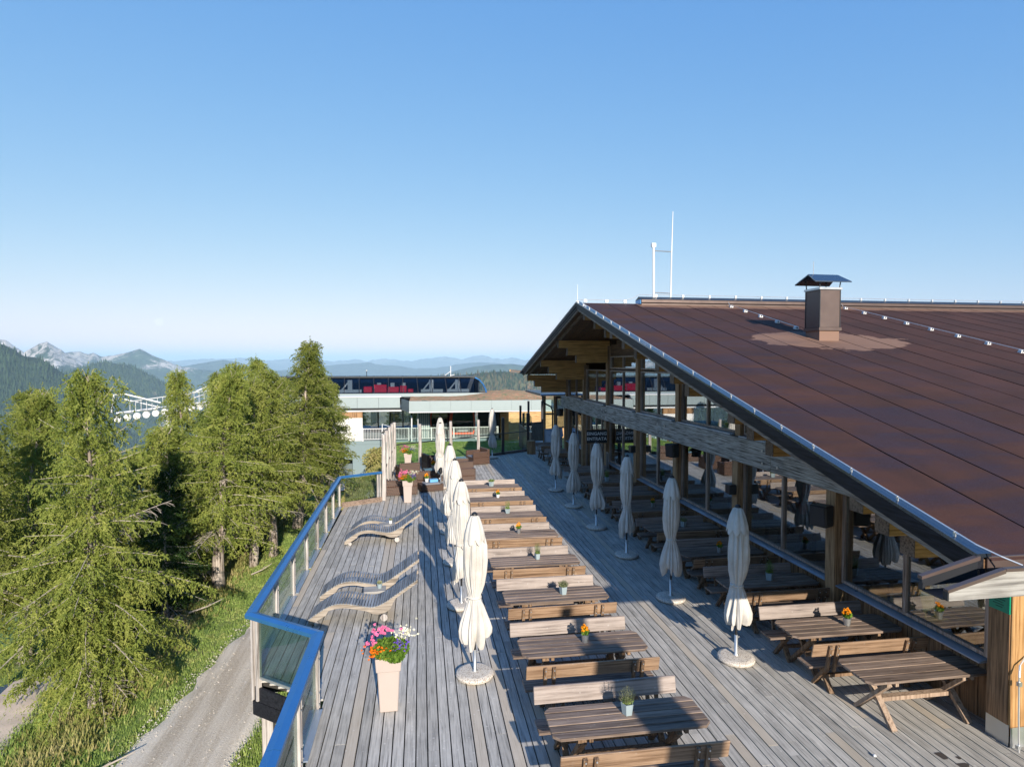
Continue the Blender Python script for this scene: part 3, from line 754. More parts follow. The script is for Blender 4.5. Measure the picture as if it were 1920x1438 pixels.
b._add([(-0.56,-0.46,7.56),(0.54,-0.46,7.56),(0.46,0,7.80),(-0.46,0,7.80),(-0.56,0.46,7.56),(0.54,0.46,7.56),
        (-0.56,-0.46,7.53),(0.54,-0.46,7.53),(0.46,0,7.77),(-0.46,0,7.77),(-0.56,0.46,7.53),(0.54,0.46,7.53)],
       [(0,1,2,3),(3,2,5,4),(9,8,7,6),(10,11,8,9),(6,7,1,0),(4,5,11,10),(0,3,9,6),(3,4,10,9),(1,7,8,2),(2,8,11,5)])
b.build('rain_cap', M['captop'], t)
b = MB(); b.tube([(-0.3,0,7.8),(-0.3,0,8.15)], 0.012, 5); b.build('spike', M['wire'], t)

# far end: snow guard board sticking out past the left eave
t = thing('far_gutter_spout', 'wooden gutter spout jutting out from the far eave of the restaurant', 'gutter', (5.6, 33.0, 4.72))
b = MB(); b.bar((0.3,0,0.0),(-0.62,0,0.10), 0.30, 0.05, (0,0,1)); b.build('trough_floor', M['darkboard'], t)
b = MB(); b.bar((0.3,-0.16,0.05),(-0.68,-0.16,0.16), 0.03, 0.16); b.build('side_board', M['darkboard'], t)
b = MB(); b.bar((0.3,0.16,0.05),(-0.68,0.16,0.16), 0.03, 0.16); b.build('side_board', M['orange'], t)

# annexe at the far end of the terrace
t = thing('glazed_annexe', 'low glazed annexe with timber posts and a dark gutter behind the terrace tables', 'annexe', (0,0,0))
Y0 = 34.6
for x in (7.22, 7.86):
    b = MB(); b.box(x-0.07, Y0-0.07, 0.0, x+0.07, Y0+0.07, 3.35); b.build('post', M['post'], t)
b = MB(); b.box(7.93, Y0-0.04, 1.45, 8.6, Y0+0.04, 1.52); b.box(7.93,Y0-0.04,3.22,8.6,Y0+0.04,3.35); b.box(7.932,Y0-0.041,1.52,8.0,Y0+0.041,3.22); b.build('window_frame', M['darkmetal'], t)
b = MB(); b.box(8.0, Y0-0.004, 1.52, 8.6, Y0+0.004, 3.22); b.build('pane', M['pane'], t)
b = MB(); b.box(7.29, Y0-0.004, 0.9, 7.79, Y0+0.004, 3.3); b.build('pane', M['screen'], t)
b = MB(); b.box(7.29, Y0-0.03, 2.25, 7.79, Y0+0.03, 2.35); b.build('transom', M['darkmetal'], t)
b = MB(); b.box(6.95, Y0-0.35, 3.38, 9.0, Y0+5, 3.50); b.build('flat_roof', M['darkmetal'], t)
b = MB(); b.tube([(6.9,Y0-0.42,3.44),(8.8,Y0-0.42,3.46)], 0.06, 10); b.build('gutter', M['bluesill'], t)
b = MB(); b.tube([(7.02,Y0-0.42,3.40),(7.02,Y0-0.42,3.1),(7.15,Y0-0.40,2.95),(7.55,Y0-0.25,2.75),(7.68,Y0-0.15,2.5),(7.68,Y0-0.15,0.3)], 0.045, 8); b.build('downpipe', M['darkmetal'], t)
b = MB(); b.box(7.2, Y0-0.12, 0.02, 8.28, Y0-0.08, 1.42); b.build('low_wall', M['bluesill'], t)
b = MB(); b.hexa([(7.2,Y0-0.4,0.5),(8.28,Y0-0.4,1.0),(8.28,Y0-0.13,1.45),(7.2,Y0-0.13,1.40)], [(7.2,Y0-0.4,0.53),(8.28,Y0-0.4,1.03),(8.28,Y0-0.13,1.48),(7.2,Y0-0.13,1.43)]); b.build('sloping_cover', M['bluesill'], t)
# the tall sheet-metal mast behind the viewpoint whose shadow crosses the tables
SH = SUN_DIR * -1

# loose stones along the track
r_ = np.random.default_rng(12); V = []
for k in range(5200):
    y = 8 + 20*r_.random(); f = (y-13)/7; l = -6.25 + max(0, f)*0.85; r = -3.85 + max(0, f)*0.85
    e = r_.random(); x = l + (r-l)*(e if r_.random() < 0.45 else (0.05*r_.normal() if e < 0.5 else 1+0.05*r_.normal()))
    s_ = 0.008 + 0.022*r_.random()**4; z = ground_z(x, y) + 0.10 + 0.2*s_
    p = [(x+s_*r_.uniform(0.6,1.2)*math.cos(a), y+s_*r_.uniform(0.6,1.2)*math.sin(a), z-s_*0.3) for a in (0,1.57,3.14,4.71)]; tp_ = (x+r_.normal()*s_*0.2, y, z+s_*0.6)
    for q in range(4): V += [p[q], p[(q+1)%4], tp_]
M['stone'] = plain('pale_stones', (0.44,0.41,0.36), 0.9, 0, 0.3, 1.5)
o = link('track_stones', tri_mesh('track_stones', np.array(V), M['stone'], 3)); o['kind'] = 'stuff'; tag(o, 'loose pale stones scattered on the gravel track', 'gravel')
# ------------------------------------------------------------------ railing of the terrace
rl = thing('terrace_railing', 'blue capped glass railing with pale double posts along the left edge of the terrace', 'railing', (0,0,0))
path = [(-1.60,0.9), (-1.60,9.50), (-2.84,10.42), (-2.98,22.62), (-1.52,23.42)]
path2 = [(-1.60,0.9),(-1.60,3.6),(-1.60,6.6),(-1.60,9.50)]
# cap rail in sheet-metal lengths with mitred corners
def offs(path, d):
    out = []
    for i, p in enumerate(path):
        a = Vector(path[max(i-1,0)]); b = Vector(p); c = Vector(path[min(i+1,len(path)-1)])
        d1 = (b-a).normalized() if i else (c-b).normalized(); d2 = (c-b).normalized() if i < len(path)-1 else d1
        n1 = Vector((-d1.y, d1.x)); n2 = Vector((-d2.y, d2.x)); m = (n1+n2).normalized()
        out.append(b + m*(d/max(0.3, m.dot(n1))))
    return out
full = []; cuts = []
for (a, b_), L in zip(zip(path, path[1:]), (3.05, 9, 4.1, 9)):
    a = Vector(a); b_ = Vector(b_); n = max(1, round((b_-a).length/L))
    for k in range(n): full.append(tuple(a + (b_-a)*k/n))
full.append(path[-1])
lo_, hi_, md_ = offs(full, -0.085), offs(full, 0.085), offs(full, 0)
for k in range(len(full)-1):
    g = 0.004; P = []
    def lerp(a, b, t): return a + (b-a)*t
    t0 = g if 0 < k else 0; b = MB(); A = []
    for kk, sgn in ((k, 1), (k+1, -1)):
        d = (Vector(full[k+1]) - Vector(full[k])).normalized()*g*sgn
        l, c, h = lo_[kk]+d, md_[kk]+d, hi_[kk]+d
        A.append([(l.x,l.y,1.055),(h.x,h.y,1.055),(h.x,h.y,1.115),(c.x,c.y,1.135),(l.x,l.y,1.115)])
    b.quadstrip(A, closed=True); n = len(b.v)
    b.f += [tuple(range(5)), tuple(reversed(range(5,10)))]
    b.build('cap_rail', M['blue'], rl)
for f_, z in zip(full[1:-1], [0]*99):
    pass
def rail_posts(a, b_, n, skip0=False, skip1=False):
    a = Vector(a); b_ = Vector(b_); d = (b_-a).normalized(); s_ = Vector((d.y, -d.x))
    L = (b_-a).length; pts = [a + d*(0.12 + (L-0.24)*k/n) for k in range(n+1)]
    for i, p in enumerate(pts):
        if (i == 0 and skip0) or (i == n and skip1): continue
        pb = None
        for sg in (-1, 1):
            q = p + d*sg*0.055
            b = MB(); b.bar((q.x,q.y,-0.32),(q.x,q.y,1.053), 0.045, 0.085, (s_.x,s_.y,0))
            o = b.build('post', M['greywood'], rl)
            for z in (0.12, 0.30, 0.82):
                c = MB(); e = q + s_*0.045; e2 = q + s_*0.056; c.tube([(e.x,e.y,z),(e2.x,e2.y,z)], 0.012, 6); c.build('bolt', M['galv'], o)
        b = MB(); b.bar((p.x+s_.x*0.03,p.y+s_.y*0.03,0.0),(p.x+s_.x*0.03,p.y+s_.y*0.03,1.05), 0.05, 0.006, (s_.x,s_.y,0)); b.build('steel_flat', M['galv'], rl)
    for p, q in zip(pts, pts[1:]):
        u = p + d*0.085; v_ = q - d*0.085
        b = MB(); b.bar((u.x,u.y,0.56),(v_.x,v_.y,0.56), 0.010, 0.93); b.build('pane', M['railglass'], rl)
        b = MB(); b.bar((u.x+s_.x*0.05,u.y+s_.y*0.05,0.055),(v_.x+s_.x*0.05,v_.y+s_.y*0.05,0.055), 0.10, 0.02); b.build('foot_plate', M['bluesill'], rl)
        b = MB(); b.bar((u.x,u.y,0.08),(v_.x,v_.y,0.08), 0.03, 0.03); b.build('glazing_bead', M['galv'], rl)
rail_posts((-1.60,1.0),(-1.60,9.42), 6)
rail_posts((-1.60,9.50),(-2.84,10.42), 1, True)
rail_posts((-2.85,10.48),(-2.98,22.55), 7, True)
rail_posts((-2.98,22.62),(-1.52,23.42), 1, True)
b = MB(); b.bar((-2.9,22.50,0.09),(-1.5,23.27,0.09), 0.05, 0.18); b.build('kick_board', M['table'], rl)

# ------------------------------------------------------------------ wind screens
def screen(name, label, pts, posts, hpost, top, midz, dark=None, kerb=True, mats=None):
    t = thing(name, label, 'wind screen', (0,0,0))
    P = [Vector(p) for p in pts]
    for i, p in enumerate(P):
        dk = dark and dark[i]
        b = MB(); rr = 0.085 if not dk else 0.10
        if dk: b.box(p.x-0.08, p.y-0.08, -0.3, p.x+0.08, p.y+0.08, hpost[i])
        else: b.tube([(p.x,p.y,-0.4),(p.x+0.01,p.y,hpost[i]*0.5),(p.x,p.y,hpost[i])], [rr*1.05, rr, rr*0.93], 10)
        b.build('post', M['darkmetal'] if dk else M['greywood'], t, smooth=False)
    for p, q in zip(P, P[1:]):
        d = (q-p).normalized(); u = p + d*0.10; v_ = q - d*0.10
        for z0, z1 in ((0.16, midz-0.03), (midz+0.03, top)):
            b = MB(); b.bar((u.x,u.y,(z0+z1)/2),(v_.x,v_.y,(z0+z1)/2), 0.010, z1-z0); b.build('pane', M['screen'], t)
        b = MB(); b.bar((u.x,u.y,midz),(v_.x,v_.y,midz), 0.05, 0.055); b.build('mid_rail', M['darkmetal'], t)
        if kerb:
            b = MB(); b.bar((u.x,u.y,0.05),(v_.x,v_.y,0.05), 0.10, 0.19); b.build('kerb_board', M['darkboard'], t)
    return t
screen('side_wind_screen', 'row of tall weathered posts with glass running away along the left side of the terrace', [(-1.44,23.5),(-1.42,25.3),(-1.40,27.1),(-1.37,29.0),(-1.33,30.3)], 0, [2.55,2.5,2.45,2.4,2.35], 2.05, 1.1)
fx = [-1.33, -0.07, 1.57, 3.16, 4.69, 6.36]
screen('end_wind_screen', 'glass wind screen between round weathered posts across the far end of the terrace', [(x, far_edge(x)+0.06) for x in fx], 0, [2.35,2.17,2.18,2.14,2.15,2.3], 2.05, 1.22, [0,0,0,0,1,1])
# stump
b = MB(); b.lathe([(0.26,0.0),(0.255,0.4),(0.25,0.76),(0.20,0.775)], 16, (6.38,34.3,0)); o = b.build('log_stump', M['post'], smooth=False); tag(o, 'upright round log beside the dark posts at the end of the terrace', 'log')
# dark fence and stairs at the far right end
t = thing('dark_board_fence', 'dark board fence with tall posts beyond the far right corner of the terrace', 'fence', (0,0,0))
for (x, y, h) in ((6.75,37.2,2.1),(6.72,39.0,2.0),(6.85,41,2.35),(7.6,42,2.6),(8.6,42,2.6)):
    b = MB(); b.box(x-0.07,y-0.07,-0.7,x+0.07,y+0.07,h); b.build('post', M['darkmetal'], t)
for (p, q, n) in (((6.6,35.4),(6.75,41),30), ((6.9,41.1),(8.7,42.0),12)):
    p = Vector(p); q = Vector(q)
    for k in range(n):
        a = p + (q-p)*(k+0.04)/n; c = p + (q-p)*(k+0.96)/n
        b = MB(); b.bar((a.x,a.y,0.25),(c.x,c.y,0.25), 0.03, 1.6); b.build('board', M['darkboard'], t, fix=False)
    b = MB(); b.bar((p.x,p.y,1.08),(q.x,q.y,1.08), 0.12, 0.05); b.build('top_rail', M['darkmetal'], t)
for (p, q) in (((6.62,35.5),(6.73,37.1)), ((6.75,37.3),(6.72,38.9))):
    b = MB(); b.bar((p[0],p[1],1.6),(q[0],q[1],1.6), 0.01, 0.95); b.build('pane', M['screen'], t)

# ------------------------------------------------------------------ umbrellas
def canopy_mesh(seed):
    r_ = random.Random(seed); ph = r_.uniform(0, 6.28); tw = r_.uniform(-0.7, 0.7)
    tipz = [r_.uniform(-0.10, 0.12) for _ in range(8)]; tipr = [r_.uniform(-0.04, 0.06) for _ in range(8)]
    fa = [r_.uniform(0.6, 1.3) for _ in range(8)]
    prof = [(2.72,0.045),(2.70,0.075),(2.60,0.115),(2.45,0.148),(2.25,0.178),(2.0,0.196),(1.8,0.192),(1.6,0.165),(1.47,0.128),(1.40,0.108),(1.36,0.102),(1.31,0.112),(1.22,0.14),(1.08,0.18),(0.95,0.215),(0.82,0.235),(0.70,0.225),(0.60,0.19)]
    N = 160; rows = []
    for i, (z, r) in enumerate(prof):
        low = max(0.0, (1.36-z)/0.76); row = []
        for k in range(N):
            t = 2*math.pi*k/N
            u = (t + 0.30*math.sin(2*t+seed*2.1) + 0.16*math.sin(3*t+seed) + tw*(2.7-z)*0.25 + ph) * 8 / (2*math.pi); cell = int(u) % 8; f = u - math.floor(u)
            fold = (abs(math.sin(math.pi*f))**0.6) * fa[cell]      # puffed panels with sharp creases
            amp = 0.13 + 0.06*low + (0.14 if z < 2.3 else 0)
            if abs(z-1.36) < 0.06: amp = 0.06
            rr = r*(1 - amp + amp*1.35*fold) + 0.012*math.sin(3*t + z*4 + seed) + 0.006*math.sin(17*t + 5*z) * (z < 2.6)
            rr += low*tipr[cell]*fold*0.8 + 0.010*math.sin(23*t + 3*math.sin(2*z) + seed)*(0.3 + 0.7*low)
            zz = z
            if z < 1.0:
                k_ = (1.0-z)/0.4
                zz = z + k_*(0.09*(1 - abs(math.sin(math.pi*f))**0.5) + 1.3*tipz[cell]*math.sin(math.pi*f) + 0.09*math.sin(t+seed*1.7))*0.8
            row.append((rr*math.cos(t), rr*math.sin(t)*0.95, zz))
        rows.append(row)
    b = MB(); b.quadstrip(rows, closed=True)
    me = b.mesh('canopy', M['canvas'], smooth=True); return me
def cap_mesh(seed):
    r_ = random.Random(seed+50); b = MB(); rows = []; N = 64
    for z, r in ((2.745,0.05),(2.72,0.082),(2.6,0.128),(2.45,0.166),(2.33,0.186)):
        row = []
        for k in range(N):
            t = 2*math.pi*k/N; f = abs(math.sin(4*t + seed))
            zz = z - (0.10*(f-0.5) if z < 2.4 else 0) ; rr = r*(0.90+0.16*f)
            row.append((rr*math.cos(t), rr*math.sin(t), zz))
        rows.append(row)
    b.quadstrip(rows, closed=True); return b.mesh('vent_cap', M['canvas'], smooth=True)
def make_umb(seed, label, group):
    t = thing('closed_parasol', label, 'parasol', (0,0,0), 0, group)
    b = MB(); b.lathe([(0.28,0.0),(0.315,0.02),(0.325,0.05),(0.31,0.075),(0.26,0.092),(0.06,0.10)], 36); b.build('base_slab', M['terrazzo'], t, smooth=False)
    b = MB(); b.lathe([(0.052,0.095),(0.052,0.105),(0.031,0.12),(0.031,0.46)], 14); sl = b.build('sleeve', M['galv'], t, smooth=True)
    b = MB(); b.tube([(0.03,0,0.40),(0.075,0,0.41)], 0.010, 6); b.build('clamp_screw', M['galv'], sl)
    b = MB(); b.tube([(0,0,0.46),(0,0,2.74)], 0.021, 10); b.build('pole', M['black'], t)
    b = MB(); b.lathe([(0.03,2.74),(0.055,2.75),(0.05,2.775),(0.02,2.80)], 12); b.build('finial', M['black'], t)
    link('canopy', canopy_mesh(seed), t); link('vent_cap', cap_mesh(seed), t)
    b = MB(); b.lathe([(0.112,1.345),(0.120,1.36),(0.112,1.38)], 24); tie = b.build('tie_strap', M['canvas'], t, smooth=True)
    b = MB(); b.tube([(-0.10,-0.04,1.36),(-0.15,-0.05,1.40),(-0.18,-0.03,1.36),(-0.15,-0.06,1.30)], 0.008, 6); b.build('strap_end', M['canvas'], tie)
    return t
protos = [make_umb(sd_, '', 'x') for sd_ in (1, 2, 3, 4)]
G1 = 'closed parasols in the row beside the loungers'; G2 = 'closed parasols in the row beside the restaurant'
ORD = ['first', 'second', 'third', 'fourth', 'fifth', 'sixth', 'seventh', 'eighth', 'ninth', 'tenth', 'eleventh']
used = set()
def umb(i, x, y, rz, label, group, tilt=(0,0)):
    o = protos[i]
    if i in used: o = dup(o)
    used.add(i); o.location = (x, y, 0.003); o.rotation_euler = (tilt[0], tilt[1], rz); o['label'] = label; o['group'] = group
for n, (x, y, i, rz) in enumerate([(0.88,9.94,0,0.2),(0.85,12.87,1,1.4),(0.87,15.7,2,2.3),(0.88,18.6,3,0.5),(0.80,25.4,0,3.2),(0.88,28.1,1,4.4)]):
    L = ['closed cream parasol nearest the camera in the sunlit row, by the tall planter'] + ['closed cream parasol, %s from the camera in the sunlit row beside the loungers' % ORD[k] for k in (1,2,3)] + ['closed cream parasol standing among the wicker armchairs, nearer one', 'closed cream parasol standing among the wicker armchairs, farther one']
    umb(i, x, y, rz, L[n], G1)
for n, (x, y, i, rz) in enumerate([(5.54,9.78,1,0.3),(5.52,12.55,2,1.0),(5.56,15.58,0,5.1),(5.55,18.4,3,2.6),(5.55,21.3,2,4.0),(5.52,24.13,1,5.6)]):
    umb(i, x, y, rz, 'closed pale parasol, %s from the camera in the row beside the restaurant windows' % ORD[n], G2)
umb(3, 3.92, 33.0, 1.2, 'closed parasol standing alone at the glass screen at the far end', G1)

# ------------------------------------------------------------------ picnic tables and benches
def rounded(x0, y0, x1, y1, c=0.09):
    return [(x0+c,y0),(x1-c,y0),(x1,y0+c),(x1,y1-c),(x1-c,y1),(x0+c,y1),(x0,y1-c),(x0,y0+c)]
def xleg(par, x, w, h, mt, th=0.055, wd=0.09):
    for sg in (-1, 1):
        b = MB(); b.bar((x + sg*th*0.5, -sg*w/2, 0.0), (x + sg*th*0.5, sg*w/2*0.85, h), th, wd, (1,0,0)); b.build('leg', mt, par)
def make_table(label, group, L=2.05, Wd=0.70, plankn=5, leg='leg'):
    t = thing('picnic_table', label, 'table', (0,0,0), 0, group)
    g = 0.020; pw = Wd/plankn
    for k in range(plankn):
        y0 = -Wd/2 + k*pw + g/2; y1 = y0 + pw - g; b = MB()
        c = 0.085
        if k == 0: poly = [(-L/2+c,y0),(L/2-c,y0),(L/2,y0+c),(L/2,y1),(-L/2,y1),(-L/2,y0+c)]
        elif k == plankn-1: poly = [(-L/2,y0),(L/2,y0),(L/2,y1-c),(L/2-c,y1),(-L/2+c,y1),(-L/2,y1-c)]
        else: poly = [(-L/2,y0),(L/2,y0),(L/2,y1),(-L/2,y1)]
        b.prism(poly, 0.712, 0.75, 'z'); b.build('plank', M['table'], t, bevel=0.005)
    for x in (-0.62, 0.62):
        for dx in (-0.07, 0.07):
            b = MB(); b.box(x+dx-0.025, -Wd/2+0.04, 0.65, x+dx+0.025, Wd/2-0.04, 0.711); b.build('batten', M[leg], t)
        xleg(t, x, 0.68, 0.66, M[leg])
    b = MB(); b.box(-0.62, -0.05, 0.27, 0.62, 0.05, 0.33); b.build('stretcher', M[leg], t)
    return t
def make_bench(label, group, L=2.05, back='bench', n=1):
    """seat towards -y, backrest at +y side (y=0 is the backrest)"""
    t = thing('picnic_bench', label, 'bench', (0,0,0), 0, group)
    for k in range(2):
        b = MB(); b.box(-L/2, -0.36+k*0.165, 0.415, L/2, -0.36+k*0.165+0.158, 0.45); b.build('seat_board', M['table'], t, bevel=0.004)
    b = MB(); b.hexa([(-L/2,-0.02,0.63),(L/2,-0.02,0.63),(L/2,0.015,0.63),(-L/2,0.015,0.63)], [(-L/2,0.03,0.85),(L/2,0.03,0.85),(L/2,0.065,0.85),(-L/2,0.065,0.85)])
    b.build('backrest', M[back], t, bevel=0.006)
    for x in (-0.68, 0.68):
        for dx in (-0.065, 0.065):
            b = MB(); b.bar((x+dx,-0.02,0.36),(x+dx,0.085,0.825), 0.04, 0.05, (1,0,0)); st = b.build('strut', M['leg'], t)
            for z in (0.68, 0.79):
                c = MB(); yy = -0.02 + 0.105*(z-0.36)/0.465; c.tube([(x+dx,yy+0.024,z),(x+dx,yy+0.034,z)], 0.011, 6); c.build('bolt', M['galv'], st)
        for sg in (-1, 1):
            b = MB(); b.bar((x+sg*0.03, -0.19-sg*0.18, 0.0), (x+sg*0.03, -0.19+sg*0.15, 0.41), 0.05, 0.08, (1,0,0)); b.build('leg', M['leg'], t)
    b = MB(); b.box(-0.65, -0.22, 0.18, 0.65, -0.16, 0.23); b.build('stretcher', M['leg'], t)
    return t
GT = 'picnic tables in the sunny middle row'; GB = 'benches of the sunny middle row'; GT2 = 'picnic tables along the windows'; GB2 = 'benches along the windows'
tp = make_table('', GT); bn = make_bench('', GB, back='bench'); bf = make_bench('', GB, back='bench_front')
POTN = ['the lavender pot', 'the orange flowers in a tin', 'the brown heather pot', 'the bright green herb pot', 'the small orange flower tin', 'the upright green plant', 'the yellow flower cup', 'the low yellow-green plant']
YT = [7.25, 9.29, 11.38, 13.43, 15.60, 17.66, 19.76, 21.84]
first = True
for i, y in enumerate(YT):
    x = 2.58 + random.Random(i).uniform(-0.02, 0.02)
    rz = random.Random(i+40).uniform(-0.008, 0.008)
    o = tp if first else dup(tp); o.location = (x, y, 0.003); o.rotation_euler = (0,0,rz); o['label'] = 'brown picnic table in the middle row with %s on it' % POTN[i]
    o = bn if first else dup(bn); o.location = (x-0.03, y-0.80+0.04, 0.003); o.rotation_euler = (0,0,math.pi+rz*2); o['label'] = 'bench on the camera side of the table with %s' % POTN[i]
    o = bf if first else dup(bf); o.location = (x-0.06, y+0.66-0.02, 0.003); o.rotation_euler = (0,0,-rz); o['label'] = 'bench on the far side of the table with %s' % POTN[i]
    first = False
ta = make_table('brown picnic table without benches nearest the camera beside the restaurant wall', GT2, 2.05, 0.75, 4, 'leg_light'); ta.location = (7.30, 7.84, 0.003)
YR_ = [9.28, 11.44, 13.45, 15.6, 17.75, 19.9, 22.1, 24.3, 29.6, 32.2]
NR = ['the marigold tin, second from the camera', 'the rosemary pot, third from the camera', 'an orange flower tin, fourth from the camera', 'a dark heather pot, fifth from the camera', 'an orange flower tin, sixth from the camera',
      'nothing on it, seventh from the camera', 'the tall green herb pot, eighth from the camera', 'nothing on it, ninth from the camera', 'nothing on it beside the far annexe, nearer one', 'nothing on it beside the far annexe, farther one']
for i, y in enumerate(YR_):
    x = 7.15 if y < 25 else 6.95
    sx = 1 if y < 25 else 0.55
    r2 = random.Random(i+90).uniform(-0.012, 0.012)
    o = dup(tp, (x, y, 0.003), r2, 'window picnic table with %s' % NR[i], (sx,1,1), GT2)
    where = ['marigold tin by the near window', 'rosemary pot', 'orange tin, fourth along', 'dark heather pot', 'orange tin, sixth along', 'empty top, seventh along', 'tall herb pot', 'empty top, ninth along', 'empty top before the annexe', 'empty top against the annexe'][i]
    o = dup(bn, (x-0.01, y-0.76, 0.003), math.pi+r2, 'near bench of the window table with the %s' % where, (sx,1,1), GB2)
    o = dup(bf, (x-0.05, y+0.64, 0.003), r2, 'far bench of the window table with the %s' % where, (sx,1,1), GB2)

# ------------------------------------------------------------------ leaf helper and pots
def leaf_cloud(seed, blobs, size, elong=1.6, up=0.0):
    r_ = np.random.default_rng(seed); V = []
    for (c, rad, n) in blobs:
        u = r_.normal(size=(n,3)); u /= np.linalg.norm(u, axis=1)[:,None]
        p = np.array(c) + u*np.array(rad)*(r_.random((n,1))**0.35)
        a = r_.normal(size=(n,3)) + np.array([0,0,up]) + u*0.8; a /= np.linalg.norm(a, axis=1)[:,None]
        b = np.cross(a, r_.normal(size=(n,3))); b /= np.linalg.norm(b, axis=1)[:,None]
        s_ = size*(0.6+0.8*r_.random((n,1)))
        V.append(np.stack([p - b*s_*0.5, p + a*s_*elong*0.5, p + b*s_*0.5, p - a*s_*elong*0.5], 1))
    return np.concatenate(V).reshape(-1,3)
def stems(seed, c, n, h, spread, wd):
    """upright stalks fanning out of a pot"""
    r_ = np.random.default_rng(seed); out = []
    for _ in range(n):
        t = r_.random()*6.283; q = (r_.random()**0.6)*spread; hh = h*(0.65+0.45*r_.random())*(1-0.35*(q/spread)**2)
        base = np.array(c) + np.array([math.cos(t)*q*0.35, math.sin(t)*q*0.35, 0]); tip = np.array(c) + np.array([math.cos(t)*q, math.sin(t)*q, hh])
        for k in range(9):
            f0 = 0.15 + k/9*0.85; p = base + (tip-base)*f0
            d = r_.normal(size=3)*0.6 + np.array([0,0,0.7]); d /= np.linalg.norm(d); e = np.cross(d, r_.normal(size=3)); e /= np.linalg.norm(e)
            out += [p - e*wd, p + d*wd*4.5, p + e*wd]
    return np.array(out)
def pot(kind, x, y, z, label, sc_=1.0):
    t = thing('potted_plant', label, 'potted plant', (x, y, z), random.Random(int(x*99+y*77)).uniform(-0.5, 0.5), 'small pots on the tables')
    sd_ = int(abs(x)*100 + y*31) % 1000
    if kind in ('tin', 'cup'):
        h = 0.115 if kind == 'tin' else 0.10; b = MB()
        b.lathe([(0.042,0),(0.044,0.004),(0.056,h*0.93),(0.061,h*0.95),(0.061,h),(0.053,h),(0.05,h*0.8)], 18); b.build('pot', M['zinc'] if kind == 'tin' else M['white'], t, smooth=False)
        link('foliage', tri_mesh('foliage', leaf_cloud(sd_, [((0,0,h+0.04),(0.065,0.065,0.045),170)], 0.022), M['plant']), t)['kind'] = 'stuff'
        link('blossoms', tri_mesh('blossoms', leaf_cloud(sd_+1, [((dx,dy,h+0.085+dz),(0.022,0.022,0.016),40) for dx,dy,dz in ((0.03,0,0.01),(-0.03,0.02,0.02),(0,-0.04,0),(0.01,0.03,0.035),(-0.05,-0.01,-0.01))], 0.020, 1.1), M['yellow']), t)['kind'] = 'stuff'
    else:
        b = MB(); n = 5; a, c_ = 0.062, 0.082; h = 0.14
        lo = [(a*math.cos(k*2*math.pi/n), a*math.sin(k*2*math.pi/n)) for k in range(n)]; hi = [(c_*math.cos(k*2*math.pi/n), c_*math.sin(k*2*math.pi/n)) for k in range(n)]
        b.quadstrip([[(p[0],p[1],0) for p in lo], [(p[0],p[1],h) for p in hi], [(p[0]*0.88,p[1]*0.88,h) for p in hi], [(p[0]*0.85,p[1]*0.85,h*0.8) for p in hi]], closed=True)
        b.f += [tuple(reversed(range(n))), tuple(15+k for k in range(n))]
        b.build('pot', M['bluepot'], t)
        if kind == 'lavender': V = stems(sd_, (0,0,h*0.8), 130, 0.24, 0.125, 0.0032); mt = M['lavender']
        elif kind == 'rosemary': V = stems(sd_, (0,0,h*0.8), 60, 0.30, 0.10, 0.0045); mt = M['rosemary']
        elif kind == 'heather': V = stems(sd_, (0,0,h*0.8), 130, 0.13, 0.12, 0.0045); mt = M['lavender']
        else: V = stems(sd_, (0,0,h*0.8), 130, 0.10, 0.12, 0.0045); mt = M['rosemary']
        link('foliage', tri_mesh('foliage', V, mt, 3), t)['kind'] = 'stuff'
        V = leaf_cloud(sd_+3, [((0,0,h+0.02),(0.07,0.07,0.03),120)], 0.02); link('undergrowth', tri_mesh('undergrowth', V, M['rosemary']), t)['kind'] = 'stuff'
    t.scale = (sc_,)*3
    return t
ZT = 0.754
for kind, x, y, l, s_ in [('lavender',2.63,7.30,'lavender in a blue-grey pot on the nearest middle table',1.05), ('tin',2.63,9.32,'orange marigolds in a tin on the second middle table in the shadow',1.1),
    ('heather',2.76,11.36,'brown heather in a blue-grey pot on the third middle table',1.1), ('rosemary',2.66,13.5,'bright green herb in a blue-grey pot on the fourth middle table',0.95),
    ('tin',2.57,15.65,'orange flowers in a tin on the fifth middle table',1.1), ('rosemary',2.58,17.8,'upright green plant in a pale pot on the sixth middle table',1.0),
    ('cup',2.56,19.95,'yellow-orange flowers in a white cup on the seventh middle table',1.1), ('thyme',2.56,21.85,'low yellow-green plant in a pale blue pot on the eighth middle table',1.25),
    ('tin',7.30,9.24,'marigolds in a shiny tin on the sunlit table by the near window',1.15), ('rosemary',7.22,11.45,'rosemary in a blue pot on the shaded table near the loudspeaker',1.1),
    ('tin',7.08,13.3,'orange flowers in a tin on the fourth table along the windows',1.1), ('heather',7.21,15.6,'dark heather in a blue pot on the fifth table along the windows',1.1),
    ('tin',7.25,17.9,'orange flowers in a tin on the sixth table along the windows',1.1), ('rosemary',7.08,22.1,'tall green herb in a blue pot on the eighth table along the windows',1.2)]:
    pot(kind, x, y, ZT, l, s_)

